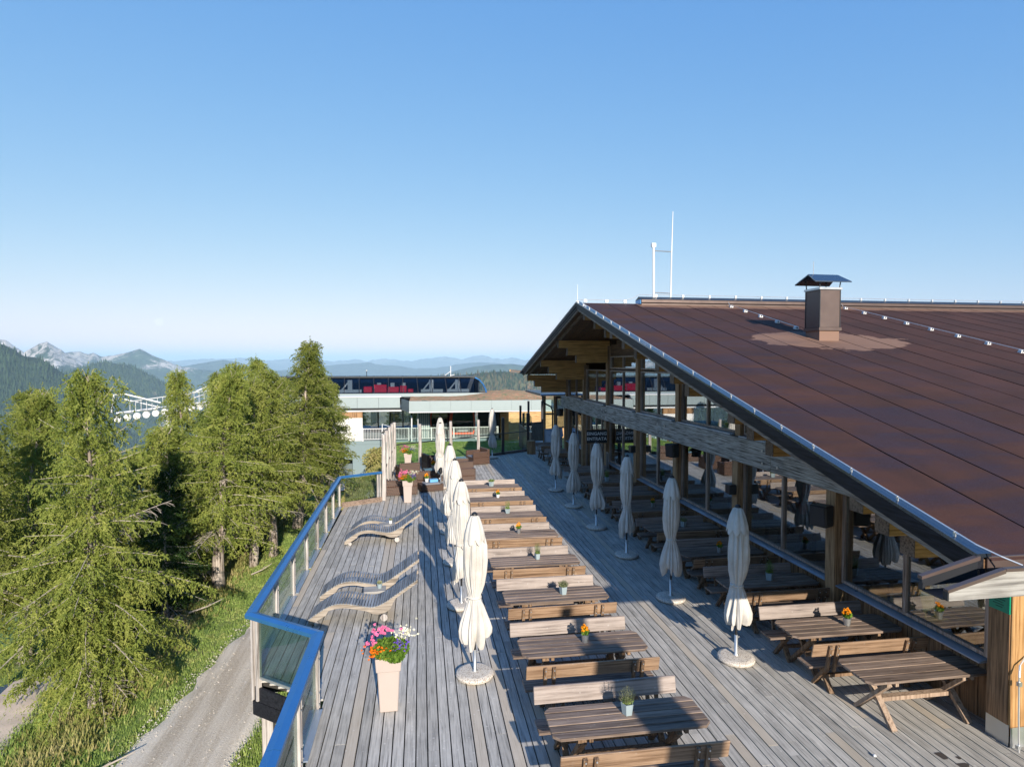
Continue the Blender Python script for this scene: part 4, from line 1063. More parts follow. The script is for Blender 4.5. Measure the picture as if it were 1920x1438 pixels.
# ------------------------------------------------------------------ loungers
def lounger(label):
    t = thing('wooden_lounger', label, 'sun lounger', (0,0,0), 0, 'wavy wooden loungers')
    L = 2.18
    def top(x):
        pts = [(0,0.13),(0.18,0.26),(0.45,0.405),(0.72,0.43),(1.0,0.375),(1.25,0.335),(1.45,0.385),(1.75,0.57),(2.0,0.74),(2.18,0.86)]
        for i in range(len(pts)-1):
            if x <= pts[i+1][0]:
                p0 = pts[max(i-1,0)]; p1 = pts[i]; p2 = pts[i+1]; p3 = pts[min(i+2,len(pts)-1)]
                f = (x-p1[0])/(p2[0]-p1[0]); m1 = (p2[1]-p0[1])/(p2[0]-p0[0]+1e-9)*(p2[0]-p1[0]); m2 = (p3[1]-p1[1])/(p3[0]-p1[0]+1e-9)*(p2[0]-p1[0])
                return (2*f**3-3*f**2+1)*p1[1] + (f**3-2*f**2+f)*m1 + (-2*f**3+3*f**2)*p2[1] + (f**3-f**2)*m2
        return pts[-1][1]
    def bot(x):
        if x < 0.35: return max(0.03, top(x)-0.16)
        if x < 1.15: return top(x) - 0.10
        if x < 1.62: return top(x) - 0.10 - 0.13*math.sin((x-1.15)/0.47*math.pi/2)
        if x < 1.72: return top(x) - 0.23 + 0.15*(x-1.62)/0.1
        return top(x) - 0.08
    for y in (0.03, 0.59):
        xs_ = [L*i/44 for i in range(45)]; rows = []
        for x in xs_:
            rows.append([(x,y-0.025,bot(x)),(x,y+0.025,bot(x)),(x,y+0.025,top(x)-0.012),(x,y-0.025,top(x)-0.012)])
        b = MB(); b.quadstrip(rows, closed=True); b.f += [(0,1,2,3), tuple(reversed(range(len(b.v)-4, len(b.v))))]
        sr = b.build('side_rail', M['rail'], t)
        for xw, r in ((0.16, 0.045), (1.50, 0.072)):
            z = r + 0.002 if xw < 1 else 0.105
            sg = -1 if y < 0.3 else 1
            b = MB(); b.tube([(xw, y+sg*0.026, z),(xw, y+sg*0.06, z)], r, 18); b.build('wheel', M['greywood'], t, smooth=False)
    n = 37; xs_ = []; x = 0.02
    while x < L - 0.02:
        s_ = (top(min(L,x+0.03)) - top(x-0.0))/0.03; ang = math.atan(s_)
        b = MB(); c = math.cos(ang); s2 = math.sin(ang); hw = 0.0225
        cx, cz = x, top(x)
        P = [(cx-hw*c, cz-hw*s2), (cx+hw*c, cz+hw*s2)]; nx, nz = -s2*0.018, c*0.018
        b.prism([(P[0][0],P[0][1]-0.011*1),(P[1][0],P[1][1]-0.011),(P[1][0]+nx,P[1][1]+nz-0.011),(P[0][0]+nx,P[0][1]+nz-0.011)], -0.03, 0.65, 'y')
        b.build('slat', M['slat'], t)
        x += 0.0600*c
    return t
l0 = lounger('wavy wooden lounger nearest the camera on the left of the terrace')
l0.location = (-2.27, 12.36, 0.003); l0.rotation_euler = (0,0,R(-1.5))
dup(l0, (-2.24, 13.58, 0.003), R(1), 'wavy wooden lounger behind the nearest one, beyond the wooden block table')
dup(l0, (-2.22, 17.72, 0.003), R(2), 'wavy wooden lounger at the front of the farther pair, near the railing')
dup(l0, (-2.18, 18.80, 0.003), R(0), 'wavy wooden lounger farthest from the camera, at the back of the farther pair')
for i, (x, y, l) in enumerate([(-1.02,13.24,'square wooden block table between the two near loungers'), (-1.05,18.60,'square wooden block table between the two far loungers')]):
    t = thing('block_table', l, 'side table', (x,y,0.003), R(4), 'block tables between the loungers')
    b = MB(); b.box(-0.24,-0.17,0.045,0.24,0.17,0.36); b.build('block', M['greywood_x'], t, bevel=0.012)
    for sx in (-1,1):
        for sy in (-1,1): 
            b = MB(); b.tube([(sx*0.19,sy*0.13,0.0),(sx*0.19,sy*0.13,0.044)], 0.03, 8); b.build('foot', M['greywood'], t)
    p = thing('small_flower_pot', ['small white pot with dry heather on the near block table','small white pot with dry heather on the far block table'][i], 'potted plant', (x+0.10, y+0.03, 0.364), 0, 'pots on the block tables')
    b = MB(); b.lathe([(0.045,0),(0.06,0.10),(0.052,0.10),(0.05,0.08)], 14); b.build('pot', M['bluepot'] if i == 0 else M['white'], p)
    link('foliage', tri_mesh('foliage', leaf_cloud(5+i, [((0,0,0.13),(0.06,0.06,0.035),160)], 0.02), M['lavender']), p)['kind'] = 'stuff'

# ------------------------------------------------------------------ tall planters
def planter(x, y, label, seed, near=True):
    t = thing('tall_planter', label, 'planter', (x,y,0.003), R(1), 'tall taupe planters with flowers')
    b = MB(); a, c = 0.135, 0.168
    b.hexa([(-a,-a,0),(a,-a,0),(a,a,0),(-a,a,0)], [(-c,-c,0.67),(c,-c,0.67),(c,c,0.67),(-c,c,0.67)]); b.build('body', M['planter'], t, bevel=0.012)
    b = MB(); c1, c2 = 0.183, 0.198
    b.quadstrip([[(sx*r,sy*r,z) for sx,sy in ((-1,-1),(1,-1),(1,1),(-1,1))] for r,z in ((c1,0.64),(c2,0.85),(c2-0.02,0.85),(c2-0.025,0.80))], closed=True); b.f += [(12,13,14,15),(3,2,1,0)]; b.build('rim', M['planter'], t, bevel=0.008)
    S = 900 if near else 420
    link('foliage', tri_mesh('foliage', leaf_cloud(seed, [((0.02,-0.02,0.93),(0.30,0.27,0.13),S*3),((0.1,-0.17,0.87),(0.14,0.1,0.09),S)], 0.030), M['plant']), t)['kind'] = 'stuff'
    r_ = random.Random(seed)
    def bl(name, mt, spots, rad, n, sz):
        V = leaf_cloud(seed+hash(name)%50, [((sx,sy,sz_),(rad,rad,rad*0.7),n) for sx,sy,sz_ in spots], sz, 1.1)
        link(name, tri_mesh(name, V, M[mt]), t)['kind'] = 'stuff'
    def around(cx, cy, cz, rx, ry, rz, n): return [(cx+r_.gauss(0,1)*rx*0.55, cy+r_.gauss(0,1)*ry*0.55, cz+r_.gauss(0,0.55)*rz) for _ in range(n)]
    bl('pink_blossoms', 'pink', around(-0.12,0.10,1.14,0.17,0.10,0.07,34)+around(-0.29,-0.02,1.02,0.07,0.06,0.06,12), 0.024, 26, 0.018)
    bl('orange_blossoms', 'orangeb', around(-0.17,-0.19,0.98,0.18,0.10,0.09,40), 0.016, 16, 0.019)
    bl('purple_blossoms', 'purple', around(0.19,-0.12,1.03,0.12,0.10,0.08,40), 0.013, 10, 0.017)
    bl('white_blossoms', 'whiteb', around(0.25,0.10,1.12,0.15,0.12,0.09,48), 0.020, 16, 0.015)
    return t
planter(-0.51, 9.22, 'tall taupe planter with bright mixed flowers standing alone nearest the camera', 11)
planter(-0.52, 23.0, 'tall taupe planter with flowers in front of the wicker lounge seats', 23, False)
p3 = planter(-0.66, 30.0, 'tall planter with pale flowers beside the far glass screen', 31, False)

# ------------------------------------------------------------------ wicker lounge furniture
def wick(name, label, x, y, rz, w_=0.85, d_=0.8, h=0.72, arm=0.60, cat='armchair', seat=0.36):
    t = thing(name, label, cat, (x,y,0.003), rz, 'brown wicker lounge furniture')
    b = MB(); b.box(-w_/2,-d_/2,0.02,w_/2,d_/2,seat); b.build('seat', M['wicker'], t, bevel=0.015)
    b = MB(); b.box(-w_/2-0.002,d_/2-0.13,seat+0.001,w_/2+0.002,d_/2+0.003,h); b.build('backrest', M['wicker'], t, bevel=0.02)
    for sx in (-1,1):
        b = MB(); x0 = sx*w_/2; b.box(min(x0,x0-sx*0.13), -d_/2-0.002, seat+0.001, max(x0,x0-sx*0.13), d_/2-0.132, arm); b.build('armrest', M['wicker'], t, bevel=0.02)
    b = MB(); b.box(-w_/2+0.14,-d_/2+0.02,seat+0.002,w_/2-0.14,d_/2-0.14,seat+0.07); M['cushion'] = M.get('cushion') or plain('grey_cushion', (0.17,0.18,0.21), 0.9); b.build('cushion', M['cushion'], t, bevel=0.02)
    return t
def ltable(label, x, y, rz, w_, d_, h, top='bluetop'):
    t = thing('wicker_table', label, 'low table', (x,y,0.003), rz, 'brown wicker lounge furniture')
    b = MB(); b.box(-w_/2,-d_/2,0.02,w_/2,d_/2,h); b.build('base', M['wicker'], t, bevel=0.012)
    M['bluetop'] = M.get('bluetop') or plain('glossy_table_glass', (0.05,0.07,0.09), 0.08, 0, 0.02)
    b = MB(); b.box(-w_/2+0.02,-d_/2+0.02,h+0.001,w_/2-0.02,d_/2-0.02,h+0.012); b.build('glass_top', M['bluetop'], t)
    return t
pi = math.pi
wick('wicker_armchair', 'dark wicker armchair behind the flower planter, back to the camera', -0.82, 24.55, pi+0.12, 1.25, 0.8, 0.62, 0.55)
wick('wicker_armchair', 'tall dark wicker armchair beside the left wind screen', -0.62, 27.6, pi+0.25, 0.95, 0.9, 0.80, 0.62)
wick('wicker_armchair', 'grey-brown wicker armchair turned with its back to the camera behind the planter', -0.02, 25.75, pi-0.05, 0.80, 0.72, 0.74, 0.6)
ltable('low wicker table with a blue reflecting top between the armchairs', 0.50, 27.1, 0.2, 0.8, 0.7, 0.50)
wick('wicker_stool', 'low wicker seat in front of the lounge group with a blue cushion', 0.38, 25.0, 0.25, 0.95, 0.62, 0.30, 0.30, 'stool', 0.28)
wick('wicker_armchair', 'dark wicker armchair seen from its side behind the parasols', 0.55, 29.9, 1.9, 0.9, 0.85, 0.80, 0.66)
wick('wicker_armchair', 'wicker armchair right of the parasols, nearer of the pair', 1.93, 26.4, pi/2+1.57+0.0, 0.85, 0.72, 0.68, 0.6)
wick('wicker_armchair', 'wicker armchair right of the parasols, farther of the pair', 2.0, 28.2, pi/2+1.57, 0.85, 0.75, 0.7, 0.6)
ltable('low wicker table with a blue reflecting top in front of the far glass screen', 1.9, 30.6, 0.1, 0.9, 0.7, 0.45)
wick('wicker_armchair', 'large wicker armchair at the right end of the lounge near the screen', 2.95, 31.4, -1.2, 0.95, 0.95, 0.78, 0.66)
for x, y, z, l in ((0.55,27.1,0.516,'orange flowers in a tin on the low wicker table'), (0.22,25.0,0.36,'orange flowers in a pale cup on the low wicker seat')):
    pot('tin' if z > 0.5 else 'cup', x, y, z, l, 1.5)
t = thing('blue_box', 'light blue box lying on the low wicker seat', 'box', (0.5,25.0,0.358), 0.2); b = MB(); b.box(-0.17,-0.12,0,0.17,0.12,0.10); M['lightblue'] = plain('light_blue_paint', (0.12,0.35,0.62), 0.4); b.build('body', M['lightblue'], t, bevel=0.01); b = MB(); b.box(-0.175,-0.125,0.101,0.175,0.125,0.115); b.build('lid', M['lightblue'], t)
t = thing('ash_stand', 'dark lantern-shaped ashtray on a metal stem beside the parasols', 'ashtray', (0.80,24.85,0.003))
b = MB(); b.tube([(0,0,0),(0,0,0.72)], 0.02, 8); b.build('stem', M['galv'], t)
b = MB(); b.lathe([(0.03,0.70),(0.075,0.78),(0.08,0.92),(0.02,0.98)], 10); b.build('head', M['black'], t)
# white pebble dropped on the deck
o = MB(); o.lathe([(0.01,0),(0.028,0.008),(0.034,0.025),(0.022,0.045),(0.006,0.05)], 9, (0,0,0)); o = o.build('pebble', M['white'], smooth=True); o.location = (6.02, 7.05, 0.003); o.scale = (0.7,0.7,0.7); tag(o, 'small white stone lying on the planks left of the nearest window table', 'stone')
# off-view mast: a clad pole with a tapered hood behind the viewpoint that throws the long shadow over the tables
t = thing('clad_mast', 'clad mast behind the viewpoint whose shadow crosses the near tables', 'mast', (4.52, -4.0, -3.0))
b = MB(); b.box(-0.10,-0.10,0,0.10,0.10,9.6); b.build('pole', M['darkmetal'], t)
b = MB(); b.box(-0.34,-0.12,3.0,0.34,0.12,9.0); b.build('cladding', M['greywood'], t)

# ------------------------------------------------------------------ things on the facade
def speaker(x, y, z, s_, label, rz=0):
    t = thing('loudspeaker', label, 'loudspeaker', (x,y,z), rz, 'black loudspeakers on the facade')
    b = MB(); b.hexa([(-0.14*s_,-0.17*s_,-0.2*s_),(0.12*s_,-0.17*s_,-0.2*s_),(0.12*s_,0.17*s_,-0.2*s_),(-0.14*s_,0.17*s_,-0.2*s_)], [(-0.18*s_,-0.17*s_,0.22*s_),(0.12*s_,-0.17*s_,0.22*s_),(0.12*s_,0.17*s_,0.22*s_),(-0.18*s_,0.17*s_,0.22*s_)]); b.build('cabinet', M['black'], t, bevel=0.02*s_)
    b = MB(); b.box(0.12*s_,-0.03,-0.04,0.12*s_+0.07,0.03,0.04); b.build('bracket', M['darkmetal'], t)
    b = MB(); b.hexa([(-0.152*s_,-0.14*s_,-0.17*s_),(-0.141*s_,-0.14*s_,-0.17*s_),(-0.141*s_,0.14*s_,-0.17*s_),(-0.152*s_,0.14*s_,-0.17*s_)], [(-0.189*s_,-0.14*s_,0.19*s_),(-0.178*s_,-0.14*s_,0.19*s_),(-0.178*s_,0.14*s_,0.19*s_),(-0.189*s_,0.14*s_,0.19*s_)]); b.build('grille', M['darkmetal'], t)
speaker(7.82, 17.75, 2.55, 1.0, 'black loudspeaker under the weathered beam in the middle of the facade', R(25))
speaker(7.80, 10.62, 2.30, 1.0, 'black loudspeaker on the post under the verge, nearest the camera', R(25))
speaker(7.82, 33.1, 2.5, 1.0, 'black loudspeaker at the far end of the restaurant facade', R(25))
for y, l in ((21.6,'small black wall lamp on the post beside the entrance sign'), (14.3,'small black wall lamp on the fourth post from the camera'), (25.3,'small black lamp on the post right of the entrance doors')):
    t = thing('wall_lamp', l, 'lamp', (7.92, y, 2.05), 0, 'black wall lamps on the posts'); b = MB(); b.box(-0.12,-0.12,-0.12,0.08,0.12,0.13); b.build('shade', M['black'], t, bevel=0.015)
    b = MB(); b.box(0.08,-0.02,-0.02,0.10,0.02,0.02); b.build('arm', M['darkmetal'], t)
sg = thing('entrance_sign', 'black hanging board reading EINGANG ENTRATA in white letters above the doorway', 'sign', (7.55, 25.02, 2.12)); sg.scale = (0.93, 1, 0.93)
b = MB(); b.box(-0.50,0,-0.31,0.49,0.04,0.31); b.build('board', M['black'], sg)
b = MB(); b.box(-0.53,-0.012,-0.34,-0.50,0.05,0.34); b.box(0.49,-0.012,-0.34,0.52,0.05,0.34); b.box(-0.499,-0.012,0.31,0.489,0.05,0.34); b.box(-0.499,-0.012,-0.34,0.489,0.05,-0.31); b.build('frame', M['post'], sg)
def text(body, size, mt, parent, name, loc, rot, off=0.0, align='CENTER'):
    cu = bpy.data.curves.new(name, 'FONT'); cu.body = body; cu.size = size; cu.align_x = align; cu.align_y = 'CENTER'; cu.extrude = 0.002; cu.offset = off; cu.space_character = 1.08
    tmp = bpy.data.objects.new('tmp', cu); col.objects.link(tmp); bpy.context.view_layer.update()
    me = bpy.data.meshes.new_from_object(tmp.evaluated_get(bpy.context.evaluated_depsgraph_get()))
    bpy.data.objects.remove(tmp); me.materials.clear(); me.materials.append(mt)
    o = link(name, me, parent, loc); o.rotation_euler = rot; return o
text('EINGANG', 0.205, M['white'], sg, 'lettering', (-0.005,-0.006,0.125), (pi/2,0,0), 0.006)
text('ENTRATA', 0.205, M['white'], sg, 'lettering', (-0.005,-0.006,-0.115), (pi/2,0,0), 0.006)
# menu board and a blue upright sign by the door
t = thing('menu_board', 'narrow blue chalk board standing at the entrance post', 'board', (7.95, 24.7, 0.95)); b = MB(); b.box(-0.02,-0.13,-0.45,0.0,0.13,0.5); b.build('panel', M['black'], t)
b = MB(); b.box(-0.03,-0.15,-0.47,-0.021,-0.13,0.52); b.box(-0.03,0.13,-0.47,-0.021,0.15,0.52); b.box(-0.03,-0.13,0.5,-0.021,0.13,0.52); b.box(-0.03,-0.13,-0.47,-0.021,0.13,-0.45); b.build('frame', M['greywood'], t)

# ------------------------------------------------------------------ inside the restaurant: curtains, lamps, tables, chairs
s = NT('sheer_grey_curtain')
cc = s.ramp(s.noise(s.coord((30,30,1)), 1.2, 3, 0.6), [(0.35, (0.12,0.13,0.15)), (0.65, (0.34,0.36,0.38))])
M['curtain'] = s.pbr(cc, 0.9)
M['red'] = plain('red_lamp_shade', (0.55,0.03,0.015), 0.5)
M['pine'] = plain('yellow_pine', (0.50,0.36,0.12), 0.45, 0, 0.1)
for i, (y, l) in enumerate([(16.35,'grey curtain tied in a knot behind the window left of the middle post'), (12.6,'grey curtain tied in a knot behind the third window from the camera'), (11.0,'grey curtain gathered in front of the near window post'), (19.9,'grey curtain tied behind the fifth window')]):
    b = MB(); rows = []
    for z, r in ((2.75,0.17),(2.5,0.16),(2.2,0.13),(2.02,0.07),(1.98,0.065),(1.9,0.10),(1.7,0.16),(1.5,0.15),(1.42,0.08)):
        rows.append([(8.55+(r*(1+0.25*math.sin(9*t_+z)))*math.cos(t_)*0.7, y+(r*(1+0.25*math.sin(9*t_+z)))*math.sin(t_), z + (0.08*math.sin(7*t_) if z < 1.6 else 0)) for t_ in [k*2*pi/40 for k in range(40)]])
    b.quadstrip(rows, closed=True); o = b.build('tied_curtain', M['curtain'], smooth=True); tag(o, l, 'curtain', 'tied curtains behind the windows')
for i, (y, z, l) in enumerate([(12.75,2.35,'red cylinder lamp hanging behind the third window, upper one'), (12.9,1.85,'red cylinder lamp hanging behind the third window, lower one'), (17.2,2.3,'red cylinder lamp hanging behind the middle window')]):
    b = MB(); b.lathe([(0.09,-0.12),(0.095,0.12),(0.02,0.13),(0.015,0.35)], 14, (8.95,y,z)); o = b.build('pendant_lamp', M['red'], smooth=False); tag(o, l, 'lamp', 'red pendant lamps inside')
def chair(x, y, rz, label):
    t = thing('pine_chair', label, 'chair', (x,y,0.035), rz, 'pine chairs inside the restaurant')
    b = MB(); b.box(-0.21,-0.21,0.42,0.21,0.21,0.455); b.build('seat', M['pine'], t, bevel=0.008)
    b = MB(); b.hexa([(-0.18,0.19,0.56),(0.18,0.19,0.56),(0.18,0.215,0.56),(-0.18,0.215,0.56)], [(-0.22,0.26,0.98),(0.22,0.26,0.98),(0.22,0.285,0.98),(-0.22,0.285,0.98)]); b.build('backrest', M['pine'], t, bevel=0.008)
    for sx in (-1,1):
        for sy in (-1,1):
            b = MB(); b.bar((sx*0.18,sy*0.18,0),(sx*0.17,sy*0.17 ,0.42), 0.035, 0.035); b.build('leg', M['pine'], t)
        b = MB(); b.bar((sx*0.14,0.175,0.40),(sx*0.14,0.24,0.75), 0.03, 0.03); b.build('strut', M['pine'], t)
chair(10.9, 8.55, pi+0.2, 'yellow pine chair inside, seen through the near window right of the mullion')
chair(9.75, 7.75, pi-0.3, 'yellow pine chair inside, just left of the corner post')
chair(9.6, 9.7, 0.3, 'yellow pine chair inside behind the dark indoor table')
chair(11.5, 11.8, 0.3, 'yellow pine chair deeper inside the restaurant')
def itable(x, y, label):
    t = thing('indoor_table', label, 'table', (x,y,0.035), 0, 'dark tables inside the restaurant')
    for k in range(4):
        b = MB(); b.box(-0.6,-0.38+k*0.19,0.70,0.6,-0.38+k*0.19+0.186,0.735); b.build('plank', M['darkboard'], t)
    for sx in (-1,1):
        for sy in (-1,1):
            b = MB(); b.box(sx*0.52-0.035,sy*0.3-0.035,0,sx*0.52+0.035,sy*0.3+0.035,0.699); b.build('leg', M['darkboard'], t)
itable(10.1, 8.6, 'dark indoor table with a flower tin behind the near window')
itable(10.2, 11.3, 'dark indoor table behind the second window')
itable(10.2, 15.2, 'dark indoor table behind the fourth window')
itable(10.2, 19.2, 'dark indoor table behind the fifth window')
pot('tin', 10.05, 8.5, 0.772, 'orange flowers in a tin on the indoor table behind the near window', 1.3)
# ------------------------------------------------------------------ lift station
st = thing('lift_station', 'modern gondola lift station with grey fascia and dark curved glass hall beyond the lawn', 'lift station', (0,0,0))
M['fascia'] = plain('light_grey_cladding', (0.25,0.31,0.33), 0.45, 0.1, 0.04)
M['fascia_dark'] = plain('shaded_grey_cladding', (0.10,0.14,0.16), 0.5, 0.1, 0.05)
M['render'] = plain('blue_grey_render', (0.17,0.23,0.25), 0.85, 0, 0.08)
M['whitewall'] = plain('white_render', (0.68,0.68,0.67), 0.8, 0, 0.05)
M['dark'] = plain('dark_hall_metal', (0.02,0.025,0.03), 0.45, 0.2)
M['redmach'] = plain('red_machine_paint', (0.80,0.0,0.02), 0.4, 0, 0.1)
M['greym'] = plain('pale_machine_grey', (0.42,0.45,0.46), 0.5, 0.2)
s = NT('sedum_roof'); n1 = s.noise(s.coord(), 1.6, 6, 0.7); n2 = s.noise(s.coord(), 7, 4, 0.7)
M['sedum'] = s.pbr(s.ramp(s.math('ADD', s.math('MULTIPLY', n1, 0.5), s.math('MULTIPLY', n2, 0.5)), [(0.42, (0.10,0.14,0.04)), (0.48, (0.36,0.28,0.16)), (0.53, (0.42,0.14,0.06)), (0.60, (0.50,0.42,0.26))]), 0.95, normal=s.bump(n2, 0.8, 0.05))
# upper fascia panels left
for k in range(8):
    x1 = -1.72 - k*1.72; b = MB(); b.box(x1-1.70, 50.0, 1.63, x1, 50.12, 2.50); b.build('fascia_panel', M['fascia'], st)
b = MB(); b.box(-15.5, 49.95, 2.51, -1.6, 51, 2.60); b.build('parapet', M['white'], st)
b = MB(); b.box(-15.5, 50.15, 1.50, -1.6, 50.3, 1.62); b.build('soffit_trim', M['dark'], st)
b = MB(); b.box(-13.5, 49.98, 1.34, -1.6, 50.25, 1.44); b.build('light_strip', M['white'], st)
# projecting canopy
YC = 47.2
for k in range(7):
    x0 = -0.92 + k*1.62; b = MB(); b.box(x0, YC, 1.50, x0+1.61, YC+0.1, 2.34); b.build('fascia_panel', M['fascia'], st)
b = MB(); b.box(-0.93, YC-0.01, 1.43, 10.45, YC+0.12, 1.495); b.build('fascia_trim', M['white'], st)
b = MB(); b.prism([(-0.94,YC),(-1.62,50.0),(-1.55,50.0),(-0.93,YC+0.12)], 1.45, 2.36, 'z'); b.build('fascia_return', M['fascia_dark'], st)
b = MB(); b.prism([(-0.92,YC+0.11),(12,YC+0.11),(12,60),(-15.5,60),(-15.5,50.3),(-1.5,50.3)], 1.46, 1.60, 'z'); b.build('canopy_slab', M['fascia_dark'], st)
b = MB(); rows = []
for j in range(16):
    y = YC+0.12 + j*0.6; rows.append([(x, y, 2.30 + (0.42*smooth(0,8,j)*smooth(3.0, 7.5, x)*(1-0.6*smooth(8,12,x)) if x > 3 else 0) + 0.06*fb(x, y, 1.5, 3) + 0.04) for x in np.linspace(-0.9, 11.5, 50)])
b.quadstrip(rows); b.build('green_roof', M['sedum'], st, smooth=True, fix=False)
# glazed hall
YH = 54.0
prof = [(0,0), (0.30,0.45), (0.75,0.95), (1.35,1.35), (1.9,1.52)]     # horizontal inset, height
zb0 = 2.62; xr = 5.85
for k in range(13):
    xa = xr - 0.95 - (k+1)*1.28 + 0.0; xb = xa + 1.25
    for (i0, h0), (i1, h1) in zip(prof[:3], prof[1:4]):
        b = MB(); b._add([(xa,YH+i0,zb0+h0),(xb,YH+i0,zb0+h0),(xb-0.12*(h1-h0),YH+i1,zb0+h1),(xa-0.12*(h1-h0),YH+i1,zb0+h1)], [(0,1,2,3)])
        vs = b.v; b.v = vs + [(x,y+0.02,z-0.005) for x,y,z in vs]; b.f = [(0,1,2,3),(7,6,5,4),(0,4,5,1),(1,5,6,2),(2,6,7,3),(3,7,4,0)]
        b.build('pane', M['hallglass'], st)
    b = MB(); b.tube([(xa-0.015-0.10*h, YH-0.03+i, zb0+h) for i, h in prof], 0.035, 6); b.build('mullion', M['darkmetal'], st)
b = MB(); P0 = [(xr-0.95, YH, zb0), (xr-0.95-0.5, YH+1.35, zb0+1.35)]
arc = [(0.95,0),(0.90,0.35),(0.72,0.75),(0.42,1.12),(0.0,1.36)]
rows = [[(xr-0.95+a_*f, YH + (1-f)*0.0 + 0.9*(h/1.36), zb0+h) for a_, h in arc] for f in (0.0, 0.35, 0.7, 1.0)]
b.quadstrip(rows); b.build('curved_end_glass', M['hallglass'], st, smooth=True)
b = MB(); b.tube([(xr-0.95+a_+0.02, YH+0.9*(h/1.36)-0.02, zb0+h) for a_, h in arc], 0.07, 8); b.build('end_rib', M['blue'], st)
b = MB(); b.box(-13, YH+1.30, zb0+1.36, xr-0.95, YH+5, zb0+1.47); b.build('hall_roof', M['dark'], st)
b = MB(); b.box(-13, YH-0.12, zb0-0.30, xr, YH+0.2, zb0-0.01); b.build('hall_base', M['fascia'], st)
b = MB(); b.box(-13, YH+5, zb0-1.2, xr-0.5, YH+5.1, zb0+1.36); b.box(xr-0.6,YH+1,zb0-1,xr-0.5,YH+5,zb0+1.3); b.build('hall_back', M['dark'], st)
# drive machinery seen through the glass
dm = thing('drive_machine', 'red drive machine standing behind the glass of the lift hall', 'machine', (-3.4, YH+1.9, zb0))
for (x0,x1,z1) in ((-1.75,-1.0,0.55),(-0.85,0.3,0.72),(0.38,1.4,0.52),(1.5,2.1,0.62),(2.2,2.7,0.32)):
    b = MB(); b.box(x0,-0.4,0.0,x1,0.4,z1); b.build('housing', M['redmach'], dm, bevel=0.05)
for x in (-0.4, 0.8, 1.8):
    b = MB(); b.box(x-0.15,-0.2,0.5,x+0.2,0.2,0.88); b.build('motor_block', M['greym'], dm)
for x, l in ((-6.3,'pale grey machine frame at the left end of the glass hall'), (1.0,'pale grey machine frame near the right end of the glass hall'), (3.4,'pale grey machine frame at the far right end of the glass hall')):
    t = thing('machine_frame', l, 'machine', (x, YH+1.8, zb0), 0, 'grey machine frames in the lift hall')
    b = MB(); b.box(-0.25,-0.2,0,0.15,0.2,1.15); b.build('column', M['greym'], t)
    b = MB(); b.bar((-0.9,0,0.1),(-0.1,0,1.1), 0.12, 0.12); b.build('brace', M['greym'], t)
    b = MB(); b.box(-1.0,-0.5,0.02,1.0,-0.44,0.30); b.build('guard', M['greym'], t)
# mast on the hall roof
t = thing('roof_weather_mast', 'small white weather mast on the roof of the lift hall', 'mast', (2.75, YH+2, zb0+1.47)); b = MB(); b.tube([(0,0,0),(0,0,0.95)], 0.035, 6); b.build('pole', M['white'], t)
b = MB(); b.tube([(-0.55,0,0.05),(0.05,0,0.5)], 0.03, 6); b.build('strut', M['white'], t); b = MB(); b.tube([(-0.05,0,0.05),(0.35,0,0.12)], 0.03, 6); b.build('strut', M['white'], t)
t = thing('roof_weather_mast', 'tiny dark mast on the left part of the lift hall roof', 'mast', (-4.9, YH+2, zb0+1.47)); b = MB(); b.tube([(0,0,0),(0,0,0.5)], 0.03, 6); b.build('pole', M['dark'], t); b = MB(); b.box(-0.04,-0.04,0.5,0.04,0.04,0.58); b.build('lamp_head', M['white'], t)
# ground floor
b = MB(); b.box(-15.5, 50.0, -1.34, 12.0, 62, -1.05); b.build('floor_slab', M['render'], st)
b = MB(); b.box(-7.2, 50.02, -4.8, -6.9, 62, -1.35); b.box(-5.55, 50.02, -4.8, 6.9, 50.3, -1.35); b.box(-6.9, 50.02, -2.55, -5.55, 50.3, -1.35); b.box(6.6,50.3,-4.8,6.9,62,-1.35); b.build('retaining_wall', M['render'], st)
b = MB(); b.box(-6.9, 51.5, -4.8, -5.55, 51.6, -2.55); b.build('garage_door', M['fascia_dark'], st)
b = MB(); b.box(-7.6, 50.0, -1.04, -4.75, 50.4, 0.82); b.build('white_wall', M['whitewall'], st)
b = MB(); b.box(-7.6, 50.05, 0.83, -4.75, 50.4, 1.33); b.build('lintel', M['post'], st)
for x in (-4.0, -2.9, -1.7, -0.9, 1.55, 3.0, 5.1, 7.0):
    b = MB(); b.box(x-0.06, 57.5, -1.04, x+0.06, 57.62, 1.45); b.build('column', M['dark'], st)
b = MB(); b.box(-0.3, 50.6, -1.04, 0.75, 51.6, 1.45); b.build('ribbed_core', M['render'], st)
for k in range(6):
    b = MB(); b.box(-0.28+k*0.17, 50.57, -1.04, -0.20+k*0.17, 50.598, 1.44); b.build('rib', M['greym'], st)
b = MB(); b.box(-4.7, 57.5, -1.04, -0.9, 57.55, -0.80); b.build('low_wall', M['concrete'], st)
# dark glazed rear screens
for x0, x1 in ((-4.7,-4.06),(-2.84,-1.76),(-1.64,-0.96),(0.8,1.49),(1.61,2.94)):
    p = MB(); p.box(x0,57.55,-0.7,x1,57.56,1.4); p.build('pane', M['pane'], st)
b = MB(); b.box(5.2, 55, -1.04, 7.2, 55.1, 1.45); b.build('dark_partition', M['dark'], st)
b = MB(); b.box(2.1, 56.5, 0.75, 5.1, 56.6, 0.83); b.box(2.1,56.5,1.2,5.1,56.6,1.26); b.build('track_beam', M['dark'], st)
for k in range(6):
    b = MB(); b.box(2.3+k*0.5,56.5,0.83,2.34+k*0.5,56.58,1.2); b.build('track_hanger', M['dark'], st)
